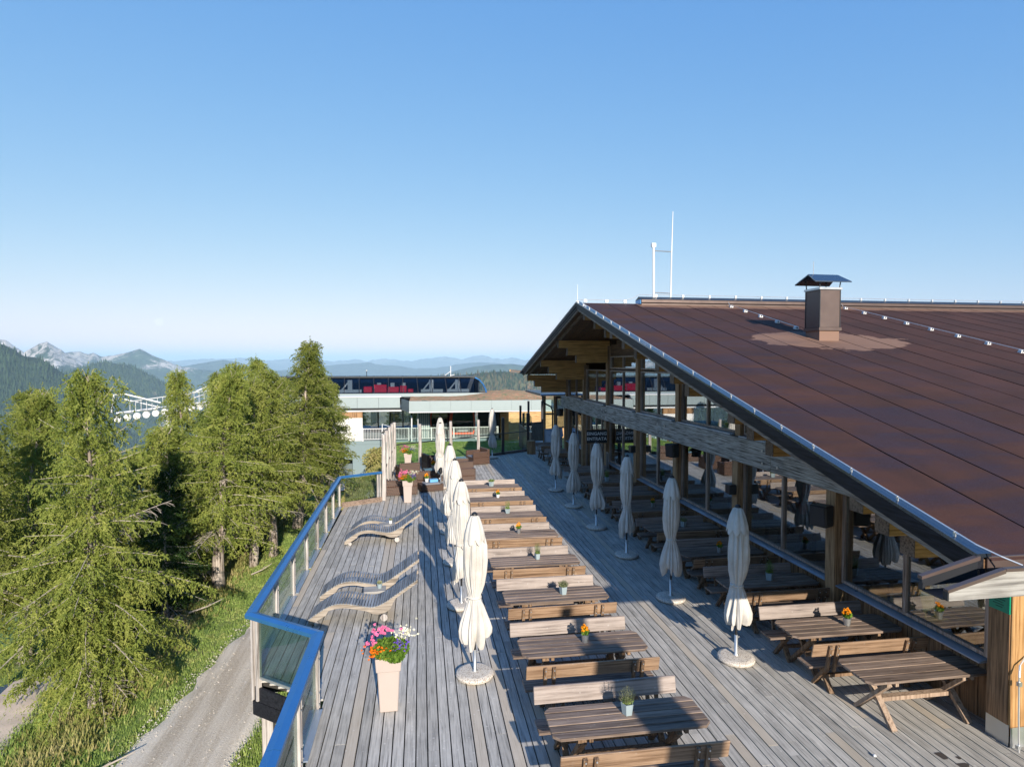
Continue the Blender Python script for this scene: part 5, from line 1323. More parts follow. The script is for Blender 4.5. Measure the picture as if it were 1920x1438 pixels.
# larch-clad part on the right
for k in range(17):
    z = -1.04 + k*0.145; b = MB(); b.box(6.9, 46.9, z, 11.5, 46.95, z+0.14); b.build('cladding_board', M['orange'], st, fix=False)
for k in range(17):
    z = -1.04 + k*0.145; b = MB(); b.prism([(6.90,46.95),(6.60,50.2),(6.64,50.2),(6.94,46.95)], z, z+0.14, 'z'); b.build('cladding_board', M['purlin'], st, fix=False)
b = MB(); b.box(6.5, 50.1, -1.04, 7.6, 50.2, 1.4); b.build('doorway', M['dark'], st)
for k in range(3):
    b = MB(); b.box(8.35+k*0.16, 46.88, 0.55, 8.45+k*0.16, 46.90, 0.66); b.build('socket', M['black'], st)
# railing in front
rg = thing('white_baluster_railing', 'white baluster railing along the edge of the lift station platform', 'railing', (0,0,0))
b = MB(); b.box(-4.7, 49.86, -0.08, 6.4, 49.92, -0.03); b.build('top_rail', M['white'], rg)
b = MB(); b.box(-4.7, 49.87, -0.94, 6.4, 49.91, -0.90); b.build('bottom_rail', M['white'], rg)
for x in np.arange(-4.7, 6.5, 1.85):
    b = MB(); b.box(x-0.035, 49.84, -1.1, x+0.035, 49.94, 0.0); b.build('post', M['white'], rg)
b = MB()
for x in np.arange(-4.6, 6.4, 0.125): b.box(x-0.011, 49.88, -0.90, x+0.011, 49.90, -0.08)
b.build('balusters', M['white'], rg, fix=False, kind='stuff')
t = thing('white_stair_handrail', 'white metal handrail frame in front of the platform railing', 'handrail', (0,0,0))
b = MB(); b.tube([(-3.0,47.5,-1.3),(-3.0,47.5,0.55),(-2.1,46.6,0.35),(-2.1,46.6,-1.3)], 0.035, 6); b.build('frame', M['white'], t)
for x, y, z1, l in ((-0.75,48.6,1.1,'tall white post left of the far round posts'), (-0.25,48.8,1.9,'thin white pole with a small lamp in front of the station')):
    t = thing('white_post', l, 'post', (x,y,-1.0)); b = MB(); b.tube([(0,0,0),(0,0,z1+1.0)], 0.055 if x < -0.5 else 0.03, 8); b.build('shaft', M['white'], t)
    if x > -0.5:
        b = MB(); b.box(-0.02,-0.02,z1+0.7,0.14,0.02,z1+0.76); b.build('lamp_arm', M['white'], t)
# binoculars / viewing scopes
for x, y, l in ((-2.55,45.0,'dark viewing scope on a stand left of the lawn'), (2.0,45.4,'dark viewing scope on a stand behind the lawn')):
    t = thing('viewing_scope', l, 'viewing scope', (x,y,-0.75), 0, 'viewing scopes'); b = MB(); b.tube([(0,0,0),(0,0,0.95)], 0.05, 8); b.build('stand', M['darkmetal'], t)
    b = MB(); b.tube([(-0.35,0,0.88),(0.28,0.1,1.28)], [0.06,0.10], 8); b.build('tube', M['black'], t)
# little palisade at the left side of the lawn
pl = thing('palisade', 'short row of round wooden palisade posts at the left edge of the lawn', 'palisade', (0,0,0))
for k in range(9):
    y = 36.5 + k*0.85; x = -2.15 - 0.02*k; b = MB(); b.tube([(x,y,ground_z(x,y)-0.2),(x,y,-0.05+0.05*math.sin(k*3))], 0.11, 9); b.build('post', M['orange_z'] if k % 3 else M['greywood'], pl)
# gondola cabins
def cabin(x, y, label, front='red'):
    M['cabred'] = M.get('cabred') or plain('orange_red_cabin_paint', (0.75,0.09,0.02), 0.35, 0, 0.05)
    M['cabglass'] = M.get('cabglass') or glass('dark_cabin_glass', (0.25,0.30,0.33), 0.08, 0.6, 2.5)
    t = thing('gondola_cabin', label, 'gondola cabin', (x,y,-1.0), 0, 'gondola cabins in the station')
    b = MB(); b.box(-1.0,-0.9,0.05,1.0,0.9,0.22); b.build('floor', M['cabred'], t, bevel=0.05)
    b = MB(); b.box(-0.95,-0.85,2.0,0.95,0.85,2.12); b.build('roof', M['black'], t, bevel=0.04)
    for sx in (-1,1):
        for sy in (-1,1):
            b = MB(); b.tube([(sx*0.95,sy*0.86,0.2),(sx*1.04,sy*0.9,0.9),(sx*1.02,sy*0.88,1.3),(sx*0.9,sy*0.82,2.02)], 0.075, 8); b.build('corner_frame', M['cabred'], t)
    b = MB(); b.box(-0.94,-0.87,0.24,0.94,-0.855,1.98); b.build('front_glass', M['cabglass'], t)
    b = MB(); b.box(-0.94,0.855,0.24,0.94,0.87,1.98); b.build('rear_glass', M['cabglass'], t)
    b = MB(); b.box(-0.45,-0.98,0.35,0.45,-0.90,0.75); b.build('ski_rack', M['galv'], t)
    b = MB(); b.box(-0.85,0.1,0.24,0.85,0.55,0.65); b.build('seat', M['dark'], t)
    b = MB(); b.tube([(0,0,2.12),(0,0,2.5)], 0.06, 8); b.build('hanger', M['dark'], t)
cabin(3.62, 53.2, 'orange-red gondola cabin with dark windows parked in the station')
cabin(1.9, 56.2, 'second red gondola cabin partly hidden behind the parasols')
M['pylonwhite'] = plain('grey_white_paint', (0.56,0.58,0.60), 0.5, 0.1, 0.12)
# lift pylon head with sheaves among the larches
t = thing('lift_pylon', 'white lift pylon head with round sheave wheels and a railed catwalk behind the larches', 'lift pylon', (0,0,0))
C0 = Vector((-16.9, 38, 2.1)); C1 = Vector((-11.6, 40.5, 2.85))
for off in (0.0, 0.35):
    b = MB(); b.tube([C0+Vector((0,off,0.95)), C1+Vector((0,off,0.95))], 0.03, 6); b.build('handrail', M['pylonwhite'], t)
b = MB(); b.bar(C0+Vector((-0.8,0.15,0.28)), C1+Vector((0.5,0.15,0.28)), 0.4, 0.07); b.build('catwalk', M['pylonwhite'], t)
n = 22
for k in range(n):
    p = C0 + (C1-C0)*k/(n-1)
    b = MB(); b.tube([p+Vector((0,0,0.30)), p+Vector((0,0,0.95))], 0.016, 5); b.build('stanchion', M['pylonwhite'], t)
for k in range(14):
    p = C0 + Vector((-0.6,0,-0.05)) + (C1-C0)*1.06*k/13
    b = MB(); b.tube([p+Vector((0,-0.20,0)), p+Vector((0,-0.05,0))], 0.20, 18); b.build('sheave_wheel', M['pylonwhite'], t, smooth=False)
    if k % 2: 
        b = MB(); b.tube([p+Vector((-0.3,-0.22,0.25)), p+Vector((0.3,-0.22,0.27))], 0.05, 6); b.build('rocker', M['galv'], t)
for c, s_ in ((Vector((-17.4,38,2.2)),1), (Vector((-13.2,39.5,2.6)),-1)):
    b = MB(); b.tube([c+Vector((0.9*(0 if s_>0 else 1)-0.5,0,0.2)), c+Vector((-0.35 if s_>0 else 0.4,0,1.25)), c+Vector((0.2,0,1.3)), c+Vector((2.1*s_,0.2,0.75 if s_>0 else 0.3))], 0.05, 7); b.build('lifting_frame', M['pylonwhite'], t)
    b = MB(); b.tube([c+Vector((-0.35 if s_>0 else 0.4,0.5,1.05)), c+Vector((1.9*s_,0.6,0.45 if s_>0 else 0.1))], 0.04, 7); b.build('lifting_frame', M['pylonwhite'], t)
b = MB(); b.tube([(-15.2,39,ground_z(-15.2,39)-1),(-15.2,39,2.2)], [0.5,0.36], 16); b.build('pylon_shaft', M['galv'], t)

# ------------------------------------------------------------------ larches
def larch(seed, H, Rm, nbr=64, dens=1.0, bare=0.12, mt='larch', needle=0.088, ex=0.72):
    r_ = np.random.default_rng(seed); lean = r_.normal(0, 0.02*H, 2)
    def trunk_p(h): f = h/H; return np.array([lean[0]*f*f + 0.05*math.sin(h*1.3+seed), lean[1]*f + 0.05*math.cos(h*1.1), h])
    tm = MB(); tm.tube([trunk_p(H*k/14) for k in range(15)], [0.008+0.024*H*(1-k/14)**1.15 for k in range(15)], 9)
    tw = MB(); seg = []          # segments (p, q, droop?)
    for i in range(nbr):
        f = bare + (1-bare)*(i/nbr)**0.95; h = H*f*0.99
        prof = math.sin(min(1.0, (f-bare*0.6)/(1-bare)/0.30)*math.pi/2)**0.7 * ((1-f)/(1-0.25) if f > 0.25 else 1.0)**ex
        L = max(0.16, Rm*prof*r_.uniform(0.60, 1.22)*(1 + 0.16*math.sin(3*i*2.399 + seed))); az = i*2.399 + r_.normal(0, 0.35)
        d = np.array([math.cos(az), math.sin(az)]); up0 = 0.02 + 0.55*f + 1.3*max(0, f-0.72)/0.28 + r_.normal(0, 0.12); sag = 0.42*(1-f) + 0.08
        p0 = trunk_p(h); pts = []; n = max(5, int(L/0.22)); wob = r_.normal(0, 0.10, 2)
        for k in range(n+1):
            t = k/n; s_ = L*t
            z = up0*s_ - sag*s_*t*1.3 + 0.28*L*max(0, t-0.6)**1.4
            side = wob[0]*L*t*t
            pts.append(p0 + np.array([d[0]*s_ - d[1]*side, d[1]*s_ + d[0]*side, z]))
        tw.tube(pts, [0.006+0.020*(L/Rm)*(1-k/n) for k in range(n+1)], 4, cap=False)
        dead = r_.random() < 0.07 and f < 0.6
        for k in range(1, n+1):
            a = pts[k-1]; b = pts[k]; t = k/n
            if not dead and t > 0.25: seg.append((a, b, 1))
            for sd_ in (-1, 1):
                for rep in range(2):
                    if r_.random() > 0.88: continue
                    l = (0.20 + 0.36*L*(1-t)*0.75 + 0.12) * r_.uniform(0.6, 1.2)
                    l = min(l, 0.95); q = a + (b-a)*r_.random()
                    ang = az + sd_*r_.uniform(0.6, 1.25)
                    dd = np.array([math.cos(ang), math.sin(ang), r_.uniform(-0.35, 0.22)]); m = max(2, int(l/0.13)); prev = q
                    for j in range(m):
                        tt = (j+1)/m; nx = q + dd*l*tt + np.array([0,0,-0.38*l*tt*tt]) + r_.normal(0, 0.012, 3)
                        if dead or (r_.random() < 0.04 and f < 0.7): tw.tube([prev, nx], 0.005, 3, cap=False)
                        else: seg.append((prev, nx, 2))
                        # hanging twiglets
                        if not dead and r_.random() < 0.9:
                            w2 = nx + np.array([r_.normal(0,0.06), r_.normal(0,0.06), -r_.uniform(0.06, 0.24)*(1.15-0.7*f)])
                            seg.append((nx, w2, 3))
                        prev = nx
    for k in range(9): seg.append((trunk_p(H*(0.90+k*0.013)), trunk_p(H*(0.915+k*0.0135))+np.array([0,0,0.07]), 1))
    A = np.array([s_[0] for s_ in seg]); B = np.array([s_[1] for s_ in seg]); D = B - A; Ln = np.linalg.norm(D, axis=1)
    # spread needle sprays along the segments
    cnt = np.maximum(1, (Ln/0.030*dens).astype(int)); idx = np.repeat(np.arange(len(A)), cnt); n = len(idx)
    t = r_.random(n)[:,None]; P = A[idx] + D[idx]*t; dn = D[idx]/(Ln[idx][:,None]+1e-6)
    rnd = r_.normal(size=(n,3)); a = dn*0.9 + rnd*0.42 + np.array([0,0,-0.08]); a /= np.linalg.norm(a, axis=1)[:,None]
    s1 = np.cross(a, r_.normal(size=(n,3))); s1 /= np.linalg.norm(s1, axis=1)[:,None]; s2 = np.cross(a, s1)
    l = needle*(0.65+0.7*r_.random((n,1))); wd = 0.0125*(0.7+0.6*r_.random((n,1)))
    q1 = np.stack([P, P + a*l*0.45 + s1*wd, P + a*l, P + a*l*0.45 - s1*wd], 1)
    q2 = np.stack([P, P + a*l*0.45 + s2*wd, P + a*l, P + a*l*0.45 - s2*wd], 1)
    V = np.concatenate([q1, q2]).reshape(-1,3)
    print('larch', seed, len(seg), n*2); return tm.mesh('trunk', M['bark'], True), tw.mesh('branches', M['twig']), tri_mesh('crown', V, M[mt])
GL = 'larches below the terrace'
LP = [larch(1, 8.6, 2.9, 120, 1.0, 0.10, ex=0.80), larch(2, 8.6, 2.2, 92, 1.0, 0.30), larch(3, 9.2, 2.35, 104, 1.0, 0.25, ex=0.88), larch(5, 5.0, 1.6, 62, 1.0, 0.06)]
LD = larch(9, 6.0, 1.7, 60, 1.0, 0.08, 'larch_dark')
def tree(i, x, y, h, label, rz=0, name='larch_tree', width=1.0, group=GL):
    tk, br, cr = LP[i] if i >= 0 else LD
    H0 = [8.6, 8.6, 9.2, 5.0, 6.0][i]; z = ground_z(x, y) - 0.15
    t = thing(name, label, 'tree', (x,y,z), rz, group); s_ = h/H0; t.scale = (s_*width, s_*width, s_)
    link('trunk', tk, t); link('branches', br, t); c = link('crown', cr, t)
    return t
TREES = [(0,-7.95,15.7,8.35,'large drooping larch nearest the camera at the lower left',0.3,0.87),
 (1,-11.4,17.2,7.9,'larch at the far left edge of the picture behind the nearest larch',2.0,1.05),
 (2,-12.3,20.6,8.6,'larch with pointed top at the left edge, second behind',1.0,1.0),
 (1,-14.2,24.3,9.0,'larch with a thin bare tip left of the big larch',3.0,0.95),
 (2,-16.3,22.0,10.6,'larch farthest left behind the front trees',4.0,1.0),
 (3,-10.6,21.5,6.4,'small larch just behind the big larch',5.0,1.1),
 (2,-7.4,23.2,8.1,'larch leading the right clump, crown over a dark hollow',0.5,1.2),
 (1,-6.75,25.5,7.75,'larch with leaning bare lower trunk beside the grass slope',2.6,1.0),
 (1,-6.35,26.8,8.1,'larch with pale straight trunk in the right clump',4.4,1.05),
 (2,-6.15,31.2,9.5,'tallest larch with pointed top in the right clump',1.7,1.2),
 (1,-5.65,34.3,7.9,'larch at the right end of the clump beside the station wall',3.3,1.25),
 (3,-9.4,24.0,6.4,'bushy larch inside the right clump',1.1,1.1),
 (2,-9.9,27.5,8.6,'larch with pointed top at the left of the right clump',5.2,0.95),
 (1,-8.6,29.5,8.6,'larch in the middle of the right clump',0.2,1.05),
 (3,-11.2,25.5,5.6,'low larch at the left foot of the right clump',2.9,1.2),
 (2,-8.2,34.0,8.8,'larch behind the tallest one',3.9,1.0),
 (1,-10.6,33.5,8.6,'larch at the back of the right clump',0.9,1.0),
 (1,-6.9,40.5,8.8,'thin larch rising in front of the left end of the lift hall',4.8,0.9),
 (2,-5.7,37.4,7.2,'larch whose crown covers the white wall of the station',1.9,1.1),
 (0,-9.6,44.0,8.6,'larch in front of the left wing of the station, right of two',0.7,1.0),
 (2,-13.0,43.0,8.8,'larch in front of the left wing of the station, left of two',2.7,1.1),
 (0,-11.5,38.5,8.2,'larch in the hollow right of the lift pylon',3.1,0.95)]
for i, x, y, h, l, rz, wd in TREES: tree(i, x, y, h, l, rz, width=wd)
for x, y, h, l in ((-8.3,20.8,4.3,'dark shaded spruce in the hollow behind the big larch'), (-8.9,22.6,5.0,'dark spruce deep between the larches'), (-7.6,27.6,3.6,'dark young spruce under the pale trunks'), (-9.0,31,4.5,'dark spruce behind the pale trunks')):
    tree(-1, x, y, h, l, x*3, 'spruce_tree', 1.15, 'dark spruces between the larches')
GF = 'trees seen through the lift station'
for k, (i, x, y, h) in enumerate([(0,-6.5,66,8),(2,-3.2,68,8.5),(1,-0.8,66,7.5),(0,2.2,69,9),(2,5.0,67,8),(1,8.5,70,9),(0,-10.5,68,8.5),(3,0.6,63.5,5.0)]):
    tree(i, x, y, h*0.68, 'larch seen through the open ground floor of the lift station, %s from the left' % ['second','third','fourth','sixth','seventh','eighth','first','fifth'][k], k*1.3, group=GF)
# dry fallen branches on the slope edge
for k, (x, y, z, L, l) in enumerate([(-6.55,24.2,0.1,0.9,'pale dry branch lying on the slope under the larches'), (-7.0,12.6,0.1,1.6,'long dry stick lying on the grass at the lower left'), (-7.5,20.5,0.25,1.3,'dead branch sticking out of the dark hollow')]):
    b = MB(); g0 = ground_z(x, y)+z; b.tube([(x,y,g0),(x+L*0.4,y+0.15,g0+0.12),(x+L*0.75,y+0.35,g0+0.28)], [0.03,0.022,0.01], 6); b.tube([(x+L*0.4,y+0.15,g0+0.12),(x+L*0.55,y+0.05,g0+0.3)], [0.015,0.006], 5)
    o = b.build('dry_branch', M['twig']); tag(o, l, 'branch')
# grass tufts
def tufts(name, n, fx, size, mt, seed):
    r_ = np.random.default_rng(seed); out = []
    k = 0
    while k < n:
        p = fx(r_)
        if p is None: continue
        x, y, z, s_ = p; k += 1
        for _ in range(4):
            a = r_.random()*6.283; l = size*s_*(0.5+r_.random()); w_ = 0.012*s_+0.004
            dx, dy = math.cos(a), math.sin(a); ox, oy = r_.normal(0,0.04,2)
            out += [(x+ox-dy*w_, y+oy+dx*w_, z), (x+ox+dy*w_, y+oy-dx*w_, z), (x+ox+dx*l*0.55, y+oy+dy*l*0.55, z+l)]
    o = link(name, tri_mesh(name, np.array(out), mt, 3)); o['kind'] = 'stuff'; return o
M['grass'] = foliage('meadow_grass', (0.13,0.20,0.05), (0.25,0.34,0.09), (0.48,0.48,0.20), 0.3, 0.9)
M['drygrass'] = foliage('dry_grass', (0.14,0.18,0.04), (0.34,0.33,0.12), (0.60,0.50,0.26), 0.3, 1.5)
def fx1(r_):
    y = 5 + 32*r_.random()**1.3; x = r_.uniform(-10.5, -6.15 + 0.13*max(0, y-13))
    if x > -6.4 + 0.13*max(0, y-13) and fb(x, y, 1.2, 3) < 0.0: return None
    return x, y, ground_z(x,y)-0.01, 1.0 if x > -7.4 else 1.6
def fx2(r_): 
    y = 4 + 20*r_.random(); x = r_.uniform(-3.9, -2.6) + 0.12*max(0, y-13); return x, y, ground_z(x,y)-0.01, 1.2
def fx3(r_):
    y = 24 + 22*r_.random(); x = r_.uniform(-4.6, -1.8); return x, y, ground_z(x,y)-0.01, 1.9
def fx4(r_):
    y = r_.uniform(30.5, 45.6); x = r_.uniform(-1.8, 7.5); return (x, y, lawn_z(x,y)-0.005, 0.8) if y > far_edge(x)+0.3 else None
tag(tufts('verge_grass', 38000, fx1, 0.062, M['grass'], 1), 'green grass and clover on the slope left of the gravel track', 'grass')
tag(tufts('trackside_grass', 9000, fx2, 0.085, M['grass'], 2), 'green grass strip between the gravel track and the terrace', 'grass')
tag(tufts('bank_grass', 9000, fx3, 0.11, M['drygrass'], 3), 'tall dry grass and herbs on the bank below the wind screen', 'grass')
tag(tufts('tall_dry_grass', 5000, lambda r_: (lambda x, y: (x, y, ground_z(x,y)-0.01, 1.9))(r_.normal(-7.9,0.5), 6+30*r_.random()), 0.10, M['drygrass'], 5), 'tall yellow grass along the foot of the larches', 'grass')
tag(tufts('lawn_grass', 15000, fx4, 0.05, M['grass'], 4), 'short mown grass of the lawn in front of the lift station', 'grass')
# bushes on the bank
for k, (x, y, r, l) in enumerate([(-3.2,43.5,1.0,'yellowing bush against the station retaining wall'), (-2.6,38.5,0.7,'low bush beside the wooden palisade'), (-3.6,34.0,0.6,'small bush on the bank behind the railing corner')]):
    z = ground_z(x,y); t = thing('bush', l, 'bush', (x,y,z), 0, 'bushes on the bank'); link('foliage', tri_mesh('foliage', leaf_cloud(70+k, [((0,0,r*0.7),(r,r,r*0.9),1600)], 0.10), M['drygrass']), t)['kind'] = 'stuff'
    b = MB()
    for a in range(5): b.tube([(0,0,-0.1),(0.4*r*math.cos(a*1.26),0.4*r*math.sin(a*1.26),r)], [0.03,0.01], 5)
    b.build('stems', M['twig'], t)

# ------------------------------------------------------------------ mountains
RG = {
'near_slope':[(-60,3.6),(-47.2,3.451),(-39.6,2.746),(-33.59,2.0),(-31.88,1.473),(-31.29,1.135),(-30.54,0.514),(-29.62,0.361),(-28.83,-0.284),(-28.03,-0.984),(-26.89,-2.247),(-25.54,-3.977),(-23.42,-6.02),(-18.03,-9.962)],
'rock_peak':[(-60,2.5),(-47.24,2.313),(-34.7,1.521),(-32.46,1.576),(-31.87,1.899),(-31.57,1.908),(-31.04,1.413),(-30.53,1.028),(-30.06,1.314),(-29.68,1.6),(-29.17,1.772),(-28.8,1.458),(-28.22,1.021),(-27.51,0.454),(-26.68,-0.292),(-25.49,-1.312),(-21.88,-3.48),(-16,-6)],
'mid_ridge':[(-50,1.6),(-37.28,1.454),(-28.81,0.689),(-28.0,0.901),(-27.16,0.993),(-26.66,0.791),(-26.32,0.92),(-25.8,0.674),(-24.92,0.851),(-24.02,1.117),(-23.22,1.387),(-22.74,1.089),(-22.11,0.658),(-21.24,0.31),(-20.08,-0.134),(-17.89,-0.594),(-13.66,-1.135),(-6,-2.5)],
'forest_hill':[(-40,-4.5),(-30.14,-2.352),(-28.19,-0.777),(-26.85,-0.291),(-25.99,0.042),(-25.47,0.085),(-24.59,-0.085),(-23.69,-0.259),(-22.59,-0.961),(-21.09,-1.954),(-19.15,-3.484),(-15.87,-5.534),(-8,-8.5)],
'blue_hill':[(-40,-1.5),(-25.48,-0.804),(-21.83,-0.308),(-20.08,-0.09),(-18.69,0.182),(-17.09,0.414),(-16.0,0.232),(-14.73,-0.188),(-12.77,-0.523),(-9.14,-0.925),(-4.4,-1.943),(2,-3.2)],
'snow_range':[(-75,0.2),(-50.25,0.026),(-23.68,0.216),(-21.81,0.308),(-20.27,0.402),(-19.08,0.452),(-18.48,0.545),(-17.46,0.413),(-15.79,0.511),(-14.94,0.374),(-13.64,0.331),(-11.86,0.431),(-10.51,0.29),(-9.13,0.195),(-7.26,0.295),(-6.07,0.494),(-4.87,0.248),(-3.41,0.45),(-2.43,0.451),(-0.95,0.252),(0.55,0.506),(1.31,0.659),(2.31,0.812),(3.07,0.61),(3.83,0.458),(4.85,0.713),(5.87,0.816),(6.89,0.562),(7.65,0.46),(8.68,0.664),(9.95,0.511),(13.77,0.661),(20.76,0.45),(64.33,0.029),(80,0.3)],
'blue_range':[(-24,-1.6),(-17.89,-0.869),(-12.77,-0.619),(-10.97,-0.337),(-8.67,-0.146),(-6.79,0.049),(-4.87,0.248),(-3.66,0.0),(-1.94,-0.151),(-0.45,-0.454),(1.55,-0.355),(3.58,0.051),(5.61,0.255),(7.65,0.153),(9.95,-0.051),(15.8,0.253),(30.11,-0.143),(60.79,-0.282),(80,-0.2)],
'dark_range':[(-6,-4.0),(-0.46,-1.969),(2.06,-0.965),(3.58,-0.458),(5.1,-0.153),(6.63,0.051),(8.68,0.102),(9.95,-0.102),(12.76,-0.459),(20.77,-0.95),(35,-1.8)],
'larch_hill':[(-12,-5.5),(-4.41,-2.69),(-0.46,-1.565),(2.05,-1.32),(4.08,-1.121),(5.86,-0.919),(7.4,-0.818),(8.68,-0.818),(10.21,-0.971),(12.76,-1.122),(15.8,-1.573),(25.58,-2.643),(56.64,-2.708),(75,-3)]}
def mountain_mat(name, forest, rock, rocklo, rockhi, snow=None, fscale=0.02, patch=None):
    """rock above a height band, forest below; breakup by noise"""
    s = NT(name); sp = s.n('ShaderNodeSeparateXYZ', {0: s.n('ShaderNodeTexCoord').outputs['Object']})
    n1 = s.noise(s.coord(), fscale, 6, 0.65); n2 = s.noise(s.coord(), fscale*0.12, 8, 0.7, 1.0)
    fc = s.ramp(n1, [(0.38, tuple(0.55*c for c in forest)), (0.62, tuple(1.3*c for c in forest))])
    if patch: fc = s.mix(s.ramp(s.noise(s.coord(), fscale*0.22, 6, 0.7, 0.5), [(0.60, 0.0), (0.68, 0.8)]), fc, patch)
    rn = s.noise(s.coord((1.6,1,0.35)), fscale*0.9, 8, 0.75, 0.6); rc = s.ramp(rn, [(0.40, tuple(0.8*c for c in forest)), (0.47, tuple(0.5*c for c in rock)), (0.56, rock)])
    hh = s.math('DIVIDE', s.math('SUBTRACT', sp.outputs[2], rocklo), rockhi-rocklo)
    hh = s.math('ADD', hh, s.math('MULTIPLY', s.math('SUBTRACT', n2, 0.5), 4.5))
    c = s.mix(s.ramp(hh, [(0.42, 0.0), (0.58, 1.0)]), fc, rc)
    if snow:
        hs = s.math('ADD', s.math('DIVIDE', s.math('SUBTRACT', sp.outputs[2], snow), 60.0), s.math('MULTIPLY', s.math('SUBTRACT', n2, 0.5), 4.0))
        c = s.mix(s.ramp(hs, [(0.5, 0.0), (0.6, 1.0)]), c, (0.85,0.87,0.9))
    return s.pbr(c, 0.95, normal=s.bump(n1, 1.0, 0.25/fscale), spec=0.05)
def ridge(name, key, D, Wf, Wb, mt, amp, nr=46, step=0.14, jag=0.02):
    pts = RG[key]; az = np.arange(pts[0][0], pts[-1][0], step); rows = []
    sd_ = hash_(key)
    fl = -1205.0
    for r in range(nr+1):
        t = r/nr; row = []
        for a in az:
            el = float(np.interp(a, [p[0] for p in pts], [p[1] for p in pts])) + jag*fb(a, 0.0, 1.6, 4, sd_)
            crest = 5.3 + D*math.tan(R(el)); 
            if t < 0.72: u = t/0.72; dd = -Wf*(1-u); s_ = u**1.25
            else: u = (t-0.72)/0.28; dd = Wb*u; s_ = 1-u**0.9
            spur = noise.ridged_multi_fractal(Vector((a*D*0.0175/(Wf*0.55)+sd_, dd/(Wf*1.1), sd_)), 0.95, 2.1, 5, 1.0, 2.0) - 1.0
            k = math.sin(min(1,max(0,s_))*math.pi)**0.8
            d_ = D + dd
            z = fl + (crest-fl)*s_ + amp*spur*k
            z = min(z, 5.3 + (crest-5.3)*d_/D + 0.0) if s_ < 0.999 and t < 0.72 else z
            row.append((d_*math.sin(R(a)), d_*math.cos(R(a)), z))
        rows.append(row)
    b = MB(); b.quadstrip(rows); o = structure(b.build(name, mt, smooth=True, fix=False)); return o, rows
def hash_(k): return sum(ord(c)*(i+1) for i, c in enumerate(k)) % 97 + 0.37
FO = (0.028,0.048,0.022)
ridge('far_snow_mountains', 'snow_range', 24000, 7000, 4000, mountain_mat('far_range_rock', (0.03,0.035,0.03), (0.13,0.12,0.115), -300, 120, 330, 0.002), 380, 44, 0.12, 0.10)
ridge('blue_mountain_range', 'blue_range', 15000, 4800, 3000, mountain_mat('mid_range_forest', (0.02,0.028,0.02), (0.08,0.075,0.06), 60, 260, None, 0.003), 220, 34, 0.2, 0.04)
ridge('rounded_blue_hill', 'blue_hill', 12000, 4500, 2500, mountain_mat('blue_hill_forest', (0.04,0.055,0.035), (0.2,0.19,0.15), 60, 300, None, 0.004), 160, 34, 0.16, 0.02)
ridge('rocky_mountain_ridge', 'mid_ridge', 9000, 3200, 1800, mountain_mat('ridge_rock', FO, (0.40,0.375,0.35), -220, 210, None, 0.006, (0.26,0.21,0.16)), 330, 80, 0.07, 0.05)
ridge('rocky_peak', 'rock_peak', 6600, 2500, 1200, mountain_mat('peak_rock', FO, (0.46,0.44,0.42), -420, 130, None, 0.01), 330, 90, 0.06, 0.06)
ridge('dark_forest_range', 'dark_range', 8200, 2800, 1500, mountain_mat('dark_range_forest', (0.035,0.055,0.03), (0.25,0.24,0.18), 300, 600, None, 0.01, (0.24,0.24,0.12)), 100, 34, 0.2, 0.02)
_, rowsF = ridge('forested_hill', 'forest_hill', 4800, 1900, 900, mountain_mat('hill_forest', FO, (0.35,0.33,0.3), 900, 1200, None, 0.02, (0.26,0.20,0.13)), 80, 50, 0.12, 0.02)
_, rowsN = ridge('near_forest_slope', 'near_slope', 3300, 1400, 700, mountain_mat('slope_forest', FO, (0.45,0.43,0.4), 95, 130, None, 0.03), 40, 50, 0.14, 0.03)
_, rowsL = ridge('larch_covered_hill', 'larch_hill', 2800, 1200, 700, mountain_mat('larch_hill_forest', (0.07,0.075,0.035), (0.3,0.3,0.3), 900, 1200, None, 0.03, (0.20,0.12,0.07)), 40, 50, 0.25, 0.02)
def forest(name, rows, n, h, mts, seed, azr=None, t0=0.25, t1=0.76):
    r_ = np.random.default_rng(seed); nr = len(rows); nc = len(rows[0]); V = [[], []]
    tl = rows
    for _ in range(n):
        i = r_.uniform(t0, t1)*(nr-2); j = r_.uniform(0 if azr is None else azr[0]*nc, (nc-2) if azr is None else azr[1]*nc); i0, j0 = int(i), min(int(j), nc-2)
        if noise.fractal(Vector((j0*0.11, i0*0.17, seed)), 1, 2, 3) > 0.42: continue
        p = np.array(rows[i0][j0])*(1-(i-i0)) + np.array(rows[i0+1][j0])*(i-i0); p = p + (np.array(rows[i0][j0+1])-np.array(rows[i0][j0]))*(j-j0)
        hh = h*r_.uniform(0.6, 1.25); w_ = hh*0.22; a0 = r_.random()*6.28
        q = [(p[0]+w_*math.cos(a0+k*2.094), p[1]+w_*math.sin(a0+k*2.094), p[2]-1) for k in range(3)]; tip = (p[0], p[1], p[2]+hh)
        dst = V[0] if r_.random() < 0.6 else V[1]
        for k in range(3): dst += [q[k], q[(k+1)%3], tip]
    for v, mt, nm in zip(V, mts, (name, name+'_lighter')):
        o = link(nm, tri_mesh(nm, np.array(v), mt, 3)); o['kind'] = 'stuff'
        tag(o, ('dark conifers' if nm == name else 'lighter yellowing conifers') + ' covering the ' + {'f':'rounded hill at the left','n':'near slope at the far left','l':'hill behind the lift station'}[name[0] if name[0] in 'fnl' else 'f'], 'forest')
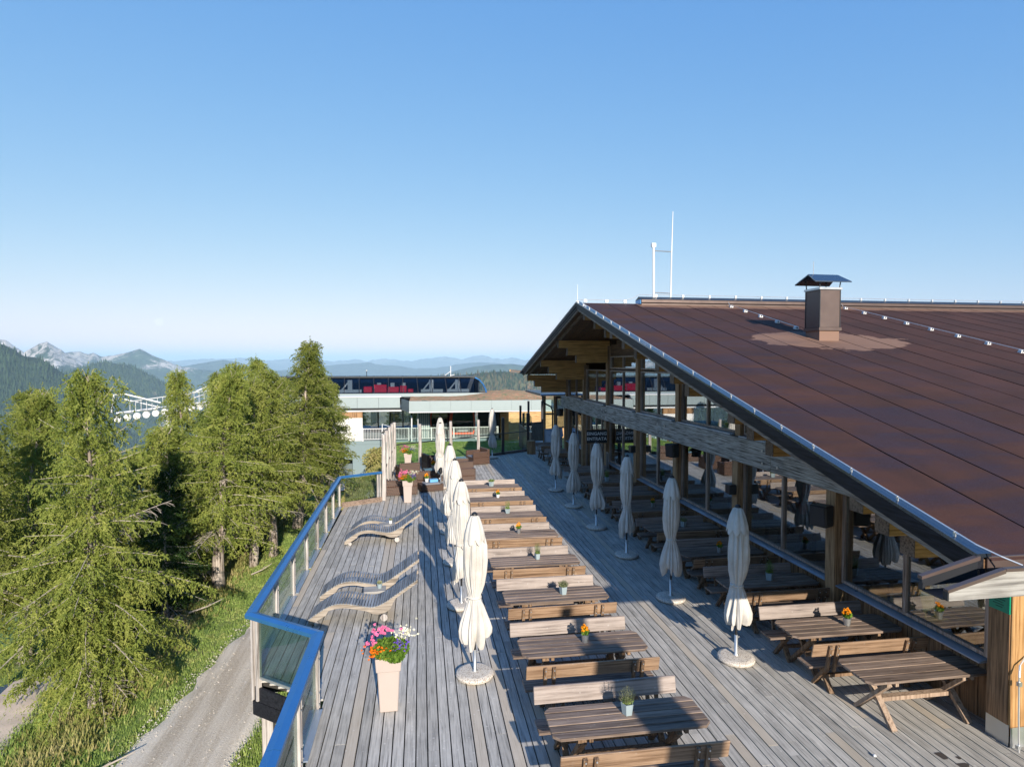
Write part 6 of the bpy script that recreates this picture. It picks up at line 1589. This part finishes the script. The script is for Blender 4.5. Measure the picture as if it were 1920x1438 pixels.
M['conA'] = plain('distant_spruce', (0.022,0.042,0.018), 1, 0, 0.3, 0.01, spec=0.0); M['conB'] = plain('distant_larch', (0.10,0.085,0.04), 1, 0, 0.3, 0.01, spec=0.0)
M['conC'] = plain('distant_green', (0.04,0.065,0.025), 1, 0, 0.3, 0.01, spec=0.0)
forest('far_hill_forest', rowsF, 26000, 24, (M['conA'], M['conC']), 4, (0.08, 0.72))
forest('near_slope_forest', rowsN, 22000, 20, (M['conA'], M['conC']), 5, (0.38, 0.95))
forest('larch_hill_forest', rowsL, 22000, 19, (M['conA'], M['conB']), 6, (0.12, 0.50))
# the moon, far beyond the haze
dm_ = 140000; a = R(-30.5+8.676-8.676 + 0.0)
az = R(math.degrees(math.atan((300-960)/1120)) + 8.676); el = math.atan((681-604)/1120*math.cos(math.atan(660/1120)))
b = MB(); N_ = 24; rr = dm_*7.2/1120/ (1/math.cos(math.atan(660/1120)))
b.lathe([(rr*math.sin(pi*k/16)+0.01, -rr*math.cos(pi*k/16)) for k in range(17)], 32)
mo = b.build('moon', None, smooth=True); mo.location = (dm_*math.sin(az)*math.cos(el), dm_*math.cos(az)*math.cos(el), 5.3+dm_*math.sin(el)); tag(mo, 'pale full moon low in the sky above the left mountains', 'moon')
s = NT('moon_glow'); e = s.n('ShaderNodeEmission', {'Color': (0.80,0.90,1.0), 'Strength': 0.03}); tr = s.n('ShaderNodeBsdfTransparent'); ad = s.n('ShaderNodeAddShader', {0: e.outputs[0], 1: tr.outputs[0]}); s.t.links.new(ad.outputs[0], s.out.inputs[0]); mo.data.materials.append(s.m)
# haze
HZ = True
if HZ:
    b = MB(); b.box(-62000,-62000,-1320,62000,62000,640); hz = b.build('haze', None); hz['kind'] = 'stuff'; hz['label'] = 'pale blue mountain haze filling the valleys'; hz['category'] = 'haze'
    s = NT('haze_air'); pv = s.n('ShaderNodeVolumePrincipled', {'Color': (0.50,0.76,1.0,1), 'Density': 6.3e-5, 'Anisotropy': -0.15}); s.t.links.new(pv.outputs[0], s.out.inputs[1]); hz.data.materials.append(s.m)
    hz.display_type = 'WIRE'
